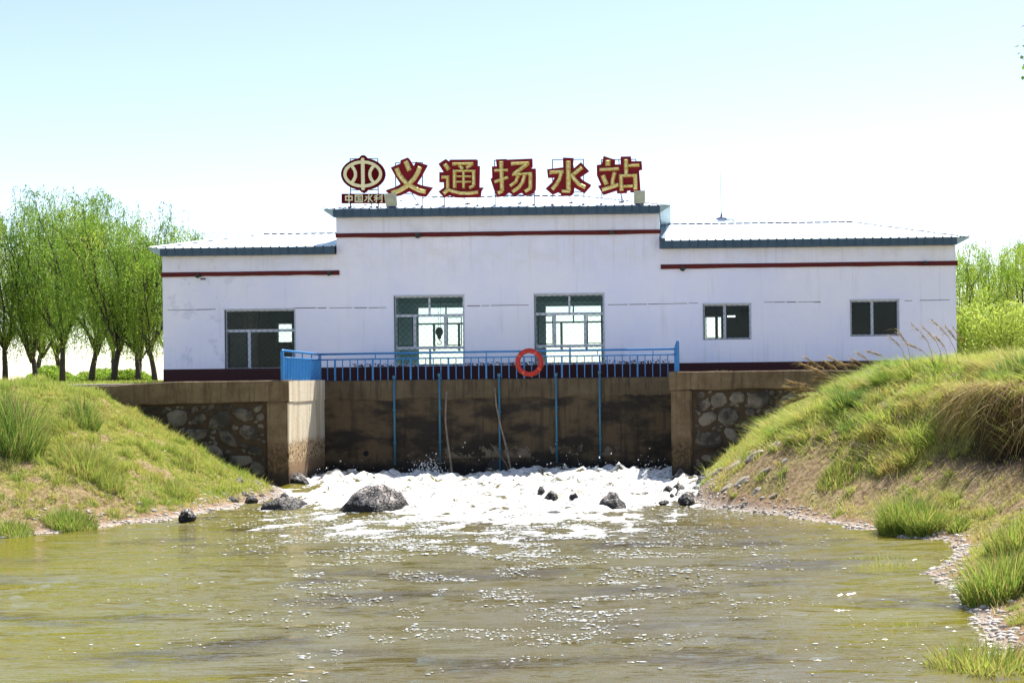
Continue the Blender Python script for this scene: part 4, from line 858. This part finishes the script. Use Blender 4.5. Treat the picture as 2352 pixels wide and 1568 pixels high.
# right bank: long swept grass above, short on the lower slope
long_ = field(45000, (.4,13), (20,40), lambda x,y,dl,dr: .12+.22*fbm(x*.7+5,y*.7,3), lambda x,y,z,dl,dr,s: (dr > 1.6) & (dr > np.where(y < 29.5, 2.85, 1.5)+.5*(fbm(x,y,2)-.5)) & (rng.random(len(x)) > s*.5), (-.75,-.15,.5), .42, .026, lambda x,y,dl,dr: .12+.75*fbm(x*1.3,y*1.3+8,4), 4)
short_ = field(150000, (0,9), (13.5,40), lambda x,y,dl,dr: .05+.08*fbm(x*1.4,y*1.4,3)+.25*sstep(fbm(x*2.6,y*2.6,3),.55,.75), lambda x,y,z,dl,dr,s: (dr > .25) & (dr < 4) & (rng.random(len(x)) > s*.92), (-.25,-.1,.4), .2, .013, lambda x,y,dl,dr: .14+.62*fbm(x*1.4+3,y*1.4,5,.7))
q = merge([L, L2, tussocks(1500, 60, (-22,-10.3), (26.5,40), lambda x,y,z,dl,dr: (dl > .35) & (fbm(x*.9, y*.9, 3) > .36), lambda x,y,dl,dr: .10+.16*fbm(x*1.2,y*1.2,3), .09, (.1,-.1,.2), lambda x,y,dl,dr: .30+.5*fbm(x*1.1+4,y*1.1,3), .012, 3)])
tag(mesh_np('grass', q[0], q[1], GM, attrs={'tint': q[2]}), 'short yellow green grass covering the left canal bank', 'grass', kind='stuff')
tusA = tussocks(900, 110, (2.2,12), (21,40), lambda x,y,z,dl,dr: (dr > np.where(y < 29.5, 3.05, 2.0)), lambda x,y,dl,dr: .30+.28*fbm(x*.7,y*.7,3)-.12*sstep(y,33,39), .16, (-.55,-.2,.35), lambda x,y,dl,dr: .20+.75*fbm(x*.9+4,y*.9,3), .018)
tusB = tussocks(700, 70, (.4,7), (14,39.8), lambda x,y,z,dl,dr: (dr > .35) & (dr < 3.0) & (fbm(x*.9+7, y*.9, 3) > .47), lambda x,y,dl,dr: .12+.16*fbm(x*.9,y*.9,3), .10, (-.25,-.15,.3), lambda x,y,dl,dr: .28+.55*fbm(x*1.1+4,y*1.1,3), .013, 3)
backr = field(60000, (8,34), (38,66), lambda x,y,dl,dr: .25+.3*fbm(x*.8,y*.8,3), lambda x,y,z,dl,dr,s: (z > 2) & (~((x < 10.6) & (y < 58)) | (y < 40)), (-.3,0,.3), .2, .03, lambda x,y,dl,dr: .45+.3*fbm(x*.5,y*.5,3))
n = 17000; x = rng.uniform(4.5, 9, n); y = rng.uniform(22.5, 30.5, n); z, dl, dr = terrain(x, y); k = (dr > 2.95) & (dr < 3.45) & (y < 30); x, y, z = x[k], y[k], z[k]; n = len(x)
hang = blades(np.stack([x, y, z+.05], -1), rng.uniform(.2, 1.05, n), rng.uniform(.012, .03, n), np.stack([-.75+1.3*(fbm(x*1.7,y*1.7,3)-.5)+rng.normal(0,.28, n), rng.normal(-.35, .3, n)], -1), rng.uniform(.9, 2.2, n), np.clip(-.1+.7*fbm(x*2,y*2,3)+rng.normal(0, .12, n), 0, 1), 6)
q = merge([long_, short_, backr, hang, tusA, tusB]); tag(mesh_np('grass', q[0], q[1], GM, attrs={'tint': q[2]}), 'long wind swept grass hanging over the steep right canal bank', 'grass', kind='stuff')

def tuft(px, py, rad, h, n, tint, label, name='grass_tuft', lean=(0, 0), spread=.45, z=None, at=None, wd=.014):
    """one clump rooted on the ground where that sight line meets the bank"""
    if at is None:
        for Y_ in np.arange(12, 60, .05):
            q = W(px, py, Y_); zt_ = float(terrain(np.array([q.x]), np.array([Y_]))[0][0])
            if q.z <= max(zt_, 0 if z is None else z): break
    else: q = Vector((at[0], at[1], 0))
    c = Vector((q.x, q.y, 0)); ang = rng.random(n)*2*np.pi; rr_ = rad*np.sqrt(rng.random(n))
    x = c.x+np.cos(ang)*rr_; y = c.y+np.sin(ang)*rr_; zt_, dl, dr = terrain(x, y); zt_ = np.maximum(zt_, -.05)
    ln = np.stack([np.cos(ang)*spread*(rr_/rad)+rng.normal(lean[0], .24, n), np.sin(ang)*spread*(rr_/rad)+rng.normal(lean[1], .24, n)], -1)
    v, f, t = blades(np.stack([x, y, zt_-.02], -1), h*(.25+.9*rng.random(n)**1.3)*(1-.45*(rr_/rad)**2), np.full(n, wd)*rng.uniform(.6, 1.7, n), ln, rng.uniform(.02, .25, n), np.clip(np.where(rng.random(n) < .2, .3, tint)+rng.normal(0, .14, n)-.03, 0, 1), 4)
    return tag(mesh_np(name, v, f, GM, attrs={'tint': t}), label, 'grass', 'grass tufts on the banks')
tuft(20, 1010, .75, 1.35, 2600, .88, 'largest dark green bushy tuft at the left edge of the left bank')
tuft(190, 975, .36, .85, 1100, .86, 'dark green tuft near the top of the left bank right of the largest one')
tuft(195, 1075, .6, .6, 1900, .62, 'wide yellow green tuft halfway down the left bank')
tuft(255, 1120, .3, .4, 700, .68, 'low tuft below the wide yellow green one on the left bank')
tuft(410, 1140, .32, .42, 900, .66, 'small round tuft low on the left bank nearest the foam')
tuft(420, 1070, .25, .3, 500, .64, 'faint tuft on the upper left slope below the stone wall')
tuft(165, 1208, .5, .42, 1500, .78, 'bright green tuft at the left waterline')
tuft(30, 1225, .4, .32, 900, .72, 'low green tuft at the waterline in the left corner of the bank')
tuft(2070, 1215, .42, .85, 2600, .74, 'tall bright green reed clump at the right waterline')
tuft(2125, 1222, .34, .72, 1700, .76, 'tall green reed clump touching the right of the first one')
tuft(2200, 1218, .18, .38, 500, .74, 'narrow green tuft standing alone behind the right clumps')
tuft(2300, 1370, .5, .75, 2400, .76, 'big green clump at the right edge above the pale beach')
tuft(2340, 1260, .45, .6, 1500, .68, 'olive clump at the right edge behind the big green one')
tuft(1935, 930, .35, .5, 1200, .92, 'dark green tuft on the right slope against the stone wall', lean=(-.25, 0))
tuft(2330, 870, .6, .7, 1500, .92, 'dark green tuft on top of the right bank at the edge', lean=(-.3, 0))
tuft(2250, 1530, .55, .38, 1300, .60, 'sparse tuft in the lower right corner of the water', z=0)
tuft(2030, 1290, .7, .22, 900, .66, 'thin green weeds standing in shallow water before the pale beach', spread=.9, z=0, wd=.008)
tuft(2100, 1440, .35, .14, 160, .8, 'tiny floating weed in the lower right water', spread=1.5, z=0)
tuft(2060, 1060, .45, .3, 1200, .30, 'brown dry mound of grass on the right slope', spread=1.0)
tuft(1930, 1090, .5, .3, 1200, .66, 'low green patch in the middle of the right slope')
tuft(1650, 1000, .4, .35, 700, .62, 'thin green weeds at the foot of the right stone wall')
# dry reeds with seed plumes
def reeds(base, tips, label, plume=.3, dense=10):
    t = empty('dry_reeds', base, label, 'reeds', 'dry reeds on the right bank'); st = MB(); P_, H_, Lz = [], [], []
    for (tx, ty, ty_) in tips:
        e = W(tx, ty, ty_); b = Vector((e.x+random.uniform(.35,1.0)*(1.3 if plume > .28 else .7), ty_+random.uniform(-.2,.2), 0)); b.z = float(terrain(np.array([b.x]), np.array([b.y]))[0][0]); mid = b.lerp(e, .5)+Vector((random.uniform(.02,.12),0,.14)); pts = [b, b.lerp(mid, .5)+Vector((.03,0,.07)), mid, mid.lerp(e, .5)+Vector((0,0,.05)), e]
        st.tube(pts, [.009,.008,.007,.005,.003], 5)
        for k in range(dense*9):
            s_ = random.uniform(.55, 1.0); q = mid.lerp(e, (s_-.55)/.45); d = (e-mid).normalized(); P_.append(q); Lz.append(d)
    st.build('stems', mat('reed_stem', (.34,.25,.14), .8), t)
    n = len(P_); P_ = np.array([list(q) for q in P_]); D = np.array([list(q) for q in Lz]); h = rng.uniform(.10, .30, n)*plume/.3
    lean = D[:, :2]*1.1+rng.normal(0, .35, (n, 2)); v, f, tt = blades(P_, h, np.full(n, .02), lean, rng.uniform(.5, 1.3, n), np.clip(rng.normal(.20, .06, n), 0, 1), 3)
    o = mesh_np('plumes', v, f, GM, attrs={'tint': tt}); o.parent = t; o.matrix_parent_inverse = Matrix.Translation(t.location).inverted()
b0 = W(1930, 895, 36.5)
reeds(tuple(W(1925, 905, 36.8)), [(1802,892,36.5),(1815,880,36.4),(1800,932,36.2),(1838,836,36.8),(1850,822,37),(1870,850,36.6),(1895,832,36.8),(1832,902,36.3),(1820,925,36.3),(1905,822,37),(1875,872,36.6)], 'brown feathery reeds leaning left over the right wall coping')
reeds(tuple(W(2120, 830, 34)), [(2060,758,34),(2095,745,34),(2120,752,34.3),(2140,735,34.2),(2170,748,34),(2190,755,34),(2080,790,34),(2150,775,34),(2045,775,34.4)], 'thin pale seed stems standing against the right end of the white wall', .25, 5)
reeds(tuple(W(1990, 850, 36)), [(1955,825,36),(1970,812,36),(1992,808,36),(1935,838,36)], 'short dry stems between the wall coping and the right slope crest', .25, 6)

# ================================================================= trees
barkm = mat('willow_bark', (.045,.035,.03), .9, (.085,.065,.05), 6, .6, 25)
LM = grass_material('willow_leaf', [(0,(.075,.16,.02)), (.4,(.20,.34,.04)), (.75,(.32,.44,.06)), (1,(.50,.56,.12))], .5, .55)
def leafcards(P, D, ln, wd, tint):
    n = len(P); a = rng.normal(0, 1, (n, 3)); s_ = np.cross(D, a); s_ /= np.linalg.norm(s_, axis=1)[:, None]+1e-9; s_ *= wd[:, None]*.5
    m = P+D*(ln*.45)[:, None]; e = P+D*ln[:, None]; V = np.stack([P, m+s_, e, m-s_], 1); f = np.arange(n*4).reshape(n, 4)
    return V.reshape(-1, 3), f, np.repeat(tint, 4)
def make_tree(seed, H, Wd, trunkh, nl, ns, weep=1.0, bare=.2, tintc=.5, lsz=1.0, sl_len=(1.2, 4.2)):
    r = random.Random(seed); rg = np.random.default_rng(seed); mb = MB(); limbs = []
    lx = r.uniform(-.35, .35); tp = [Vector((0,0,-.2)), Vector((lx*.3,0,trunkh*.4)), Vector((lx*.7,.05,trunkh*.8)), Vector((lx,0,trunkh))]
    mb.tube(tp, [.165,.13,.11,.10], 9)
    for i in range(nl):
        a = 2*math.pi*(i+r.random()*.7)/nl; rad = Wd*r.uniform(.25, .6)*(.55 if i % 3 == 0 else 1); ht = H*r.uniform(.62, .90); b = tp[-1]+Vector((0,0,-r.uniform(0,.5)))
        pts = [b]
        for k in range(1, 7):
            t = k/6; pts.append(b+Vector((math.cos(a)*rad*t**.8+r.uniform(-.1,.1), math.sin(a)*rad*t**.8+r.uniform(-.1,.1), (ht-b.z)*t**(1.05))))
        mb.tube(pts, [.085,.065,.05,.04,.028,.018,.008], 6); limbs.append(pts)
        for k in range(3):                                  # side limbs
            j = r.randint(1, 4); s0 = pts[j]; a2 = a+r.uniform(-1.4, 1.4); L_ = r.uniform(.7, 1.6)*Wd/4
            sp = [s0, s0+Vector((math.cos(a2)*L_*.5, math.sin(a2)*L_*.5, L_*.7)), s0+Vector((math.cos(a2)*L_, math.sin(a2)*L_, L_*1.05))]
            mb.tube(sp, [.03,.018,.007], 5); limbs.append(sp)
    P_, D_, T_ = [], [], []
    seeds_ = []
    for _ in range(ns//13):
        li = r.randrange(len(limbs)); seeds_.append((li, r.uniform(.3, len(limbs[li])-1.05), r.uniform(0, 6.28), r.gauss(0, .14)))
    for li, L0 in enumerate(limbs):
        if len(L0) > 4: seeds_ += [(li, len(L0)-1.3, r.uniform(0, 6.28), r.gauss(0, .1)), (li, len(L0)-1.05, r.uniform(0, 6.28), r.gauss(0, .1))]
    for _ in range(ns):
        li, j0, a0_, tc_ = r.choice(seeds_); lb_ = limbs[li]; j = min(max(j0+r.gauss(0, .25), .1), len(lb_)-1.001); i = int(j); q = lb_[i].lerp(lb_[i+1], j-i)
        a = a0_+r.gauss(0, .5); out = r.uniform(.2, .9)*Wd/4; rise = r.uniform(.1, .7)
        L_ = r.uniform(*sl_len)*weep; L_ = min(L_, max(.5, q.z-r.uniform(.7, 2.0))); nlf = int((L_+out)/.075); ph = r.random()*6; tt = tintc-.06+tc_*1.5+r.gauss(0, .08)
        for k in range(nlf):
            u = k/nlf; s_ = u*(L_+out)
            if s_ < out: w_ = s_/out; x = out*w_; z = rise*math.sin(w_*math.pi*.5)
            else: x = out+.12*math.sin((s_-out)*.8); z = rise-(s_-out)*weep-(0 if weep > .5 else 0)
            if weep <= .5: z = rise+(s_*.5)*(1-u)
            if r.random() < bare*.5+.5*u*(weep > .95)*(z < 0): continue
            pp = q+Vector((math.cos(a)*x+.04*math.sin(ph+s_*5), math.sin(a)*x+.04*math.cos(ph+s_*4), z)); P_.append(pp[:])
            D_.append((math.cos(a)*.3+r.gauss(0,.35), math.sin(a)*.3+r.gauss(0,.35), -.8 if weep > .5 else r.uniform(-.4,.8))); T_.append(tt+r.gauss(0,.06))
    P_ = np.array(P_); D_ = np.array(D_); D_ /= np.linalg.norm(D_, axis=1)[:, None]; n = len(P_)
    v, f, t = leafcards(P_, D_, lsz*rg.uniform(.09, .17, n), lsz*rg.uniform(.028, .048, n), np.clip(T_, 0, 1))
    return mb, v, f, t
def tree(name, label, seed, loc, H, Wd, trunkh=1.9, nl=8, ns=430, group='willows left of the building', rot=0, **k):
    t = empty(name, loc, label, 'tree', group); t.rotation_euler = (0, 0, rot); mb, v, f, tt = make_tree(seed, H, Wd, trunkh, nl, ns, **k)
    o = mb.build('trunk', barkm); o.parent = t; c = mesh_np('crown', v, f, LM, attrs={'tint': tt}); c.parent = t; return t
def copy_tree(src, loc, label, sc, rot, group):
    r_ = src.copy(); COL.objects.link(r_); r_.location = loc; r_.rotation_euler = (0, 0, rot); r_.scale = (sc, sc, sc); r_['label'] = label; r_['group'] = group
    for c in src.children: d = c.copy(); COL.objects.link(d); d.parent = r_
    return r_
def at(px, Y_): q = W(px, 870, Y_); return (q.x, Y_, 2.9)
gl_ = 'willows left of the building'
T1 = tree('willow_tree', 'weeping willow with the stout trunk third from the left edge, leaning limbs forked low', 101, at(143, 67), 9.9, 5.0, 2.2, 9, 620, rot=.3)
T2 = tree('willow_tree', 'weeping willow with thin multi forked trunk second from the left edge', 102, at(85, 68), 9.8, 4.7, 1.5, 10, 520)
T3 = tree('willow_tree', 'dense weeping willow fourth from the left edge with straight dark trunk', 103, at(208, 65), 9.9, 4.9, 1.8, 9, 620)
T4 = tree('willow_tree', 'weeping willow fifth from the left edge with the slimmest straight trunk', 104, at(260, 62), 9.4, 4.4, 1.9, 8, 600, tintc=.6)
copy_tree(T3, at(318, 62), 'weeping willow with thick trunk next to the last pair beside the wall', .86, 2.0, gl_)
copy_tree(T4, at(358, 61), 'weeping willow half hidden by the left end of the white wall', .86, 3.3, gl_)
copy_tree(T1, at(12, 68), 'weeping willow cut by the left edge of the picture', .97, 1.4, gl_)
copy_tree(T2, at(-60, 67), 'weeping willow mostly outside the left edge', .98, 2.2, gl_)
gb_ = 'willows in the second row behind'
for i, (px, Yd, s, src, ro) in enumerate(((82,84,1.16,T3,.6),(140,86,1.16,T4,2.7),(262,82,1.06,T1,4.1),(320,80,.92,T2,5.0),(405,82,.84,T3,2.2))):
    lab = ['back row willow behind the thin multi forked trunk', 'tallest back row willow rising above the stout forked trunk', 'back row willow behind the slimmest trunk', 'back row willow behind the thick trunk near the wall', 'back row willow whose crown tops the left roof end'][i]
    copy_tree(src, at(px, Yd), lab, s, ro, gb_)
gr2 = 'leafy trees right of the building'
U1 = tree('bushy_tree', 'yellow green young tree just right of the white wall end', 201, at(2222, 66), 6.6, 3.4, .7, 9, 620, gr2, weep=.9, tintc=.78, bare=.1, sl_len=(.5,1.3))
U2 = tree('bushy_tree', 'taller yellow green tree rising in the middle right of the building', 202, at(2275, 74), 7.6, 4.0, .9, 9, 640, gr2, weep=.9, tintc=.72, bare=.1, sl_len=(.5,1.4))
copy_tree(U1, at(2330, 68), 'bushy yellow green tree at the right edge of the picture', 1.0, 2.1, gr2)
copy_tree(U2, at(2380, 76), 'tall thin topped tree partly cut by the right edge', 1.02, 1.2, gr2)
copy_tree(U1, at(2190, 80), 'far young tree mostly hidden behind the right wall end', 1.0, 4.0, gr2)
copy_tree(U2, at(2310, 90), 'far tree filling the gap between the middle and the edge tree', 1.05, 3.1, gr2)
def shrub(px, Y_, r_, h, lab, tc):
    c = at(px, Y_); n = 9000; d = rng.normal(0, 1, (n, 3)); d /= np.linalg.norm(d, axis=1)[:, None]; d[:, 2] = np.abs(d[:, 2]); rad = rng.uniform(.35, 1, n)**.5*(.75+.5*fbm(d[:,0]*2+px, d[:,1]*2+d[:,2]*2, 3))
    P_ = d*rad[:, None]*np.array([r_, r_, h]); D = d+rng.normal(0, .7, (n, 3)); D /= np.linalg.norm(D, axis=1)[:, None]
    v, f, t = leafcards(P_, D, rng.uniform(.10, .2, n), rng.uniform(.03, .07, n), np.clip(rng.normal(tc, .16, n), 0, 1))
    t_ = empty('shrub', c, lab, 'shrub', 'shrubs at the feet of the trees'); mesh_np('foliage', v, f, LM, attrs={'tint': t}).parent = t_
    mb = MB()
    for i in range(7): a = i*.9; mb.tube([(0,0,0),(math.cos(a)*r_*.3,math.sin(a)*r_*.3,h*.5),(math.cos(a)*r_*.6,math.sin(a)*r_*.6,h*.85)], [.03,.02,.006], 5)
    mb.build('stems', barkm).parent = t_
shrub(2232, 60, 1.5, 3.0, 'bright green shrub against the right end of the white wall', .85)
shrub(2300, 58, 1.7, 3.0, 'yellow green shrub above the grassy crest right of the wall', .95)
shrub(2365, 60, 1.7, 3.3, 'pale green shrub at the right edge above the bank crest', .8)
shrub(2265, 66, 1.7, 4.4, 'taller shrub between the wall end and the right trees', .75)
for px, Y_, r_, h_, lab in ((115,72,1.3,.9,'low weedy shrub between the second and third willow trunks'),(235,70,1.6,.7,'low weedy shrub between the fourth and slimmest willow trunks'),(300,66,1.0,.6,'small weedy shrub right of the slimmest willow trunk')):
    shrub(px, Y_, r_, h_, lab, .6)
# tree on the near right bank, only its branch tip reaches into the picture
tb = empty('poplar_tree', (7.6, 16.6, 3.0), 'dark leafy branch tip entering at the upper right edge', 'tree'); mb = MB()
pm, pv_, pf_, pt_ = make_tree(77, 9.0, 3.4, 3.0, 9, 520, weep=.9, tintc=.25, bare=.1, sl_len=(.4, 1.2), lsz=.75)
off = Vector((7.6, 16.6, 3.0)); pm.v = [tuple(Vector(q)+off) for q in pm.v]; mb = pm
mb.tube([(7.6,16.6,6.2),(6.4,16.0,7.2),(5.0,15.2,7.1),(4.3,15.0,6.8),(3.85,15,6.5)], [.06,.04,.022,.012,.005], 6).tube([(4.6,15.05,6.98),(4.1,15,6.95),(3.78,15,6.78)], [.014,.008,.003], 5)
mb.build('trunk', barkm, tb); P_ = []
for _ in range(420): t = random.random(); P_.append((Vector((5.6,15.4,7.2)).lerp(Vector((3.86,15,6.45)), t)+Vector((random.gauss(.12,.08), random.gauss(0,.16), random.gauss(-.05,.11))))[:])
for _ in range(26): P_.append((3.80+random.gauss(.02,.03), 15+random.gauss(0,.05), 6.50+random.gauss(0,.13)))
P_ = np.array(P_); n = len(P_); D = rng.normal(0, 1, (n, 3)); D[:, 2] -= .8; D /= np.linalg.norm(D, axis=1)[:, None]
pv_ = pv_+np.array(off[:])
v, f, t = leafcards(P_, D, rng.uniform(.05, .09, n), rng.uniform(.035, .055, n), np.clip(rng.normal(.15, .1, n), 0, 1))
v, f, t = merge([(v, f, t), (pv_, pf_, pt_)])
o = mesh_np('crown', v, f, LM, attrs={'tint': t}); o.parent = tb; o.matrix_parent_inverse = Matrix.Translation(tb.location).inverted()
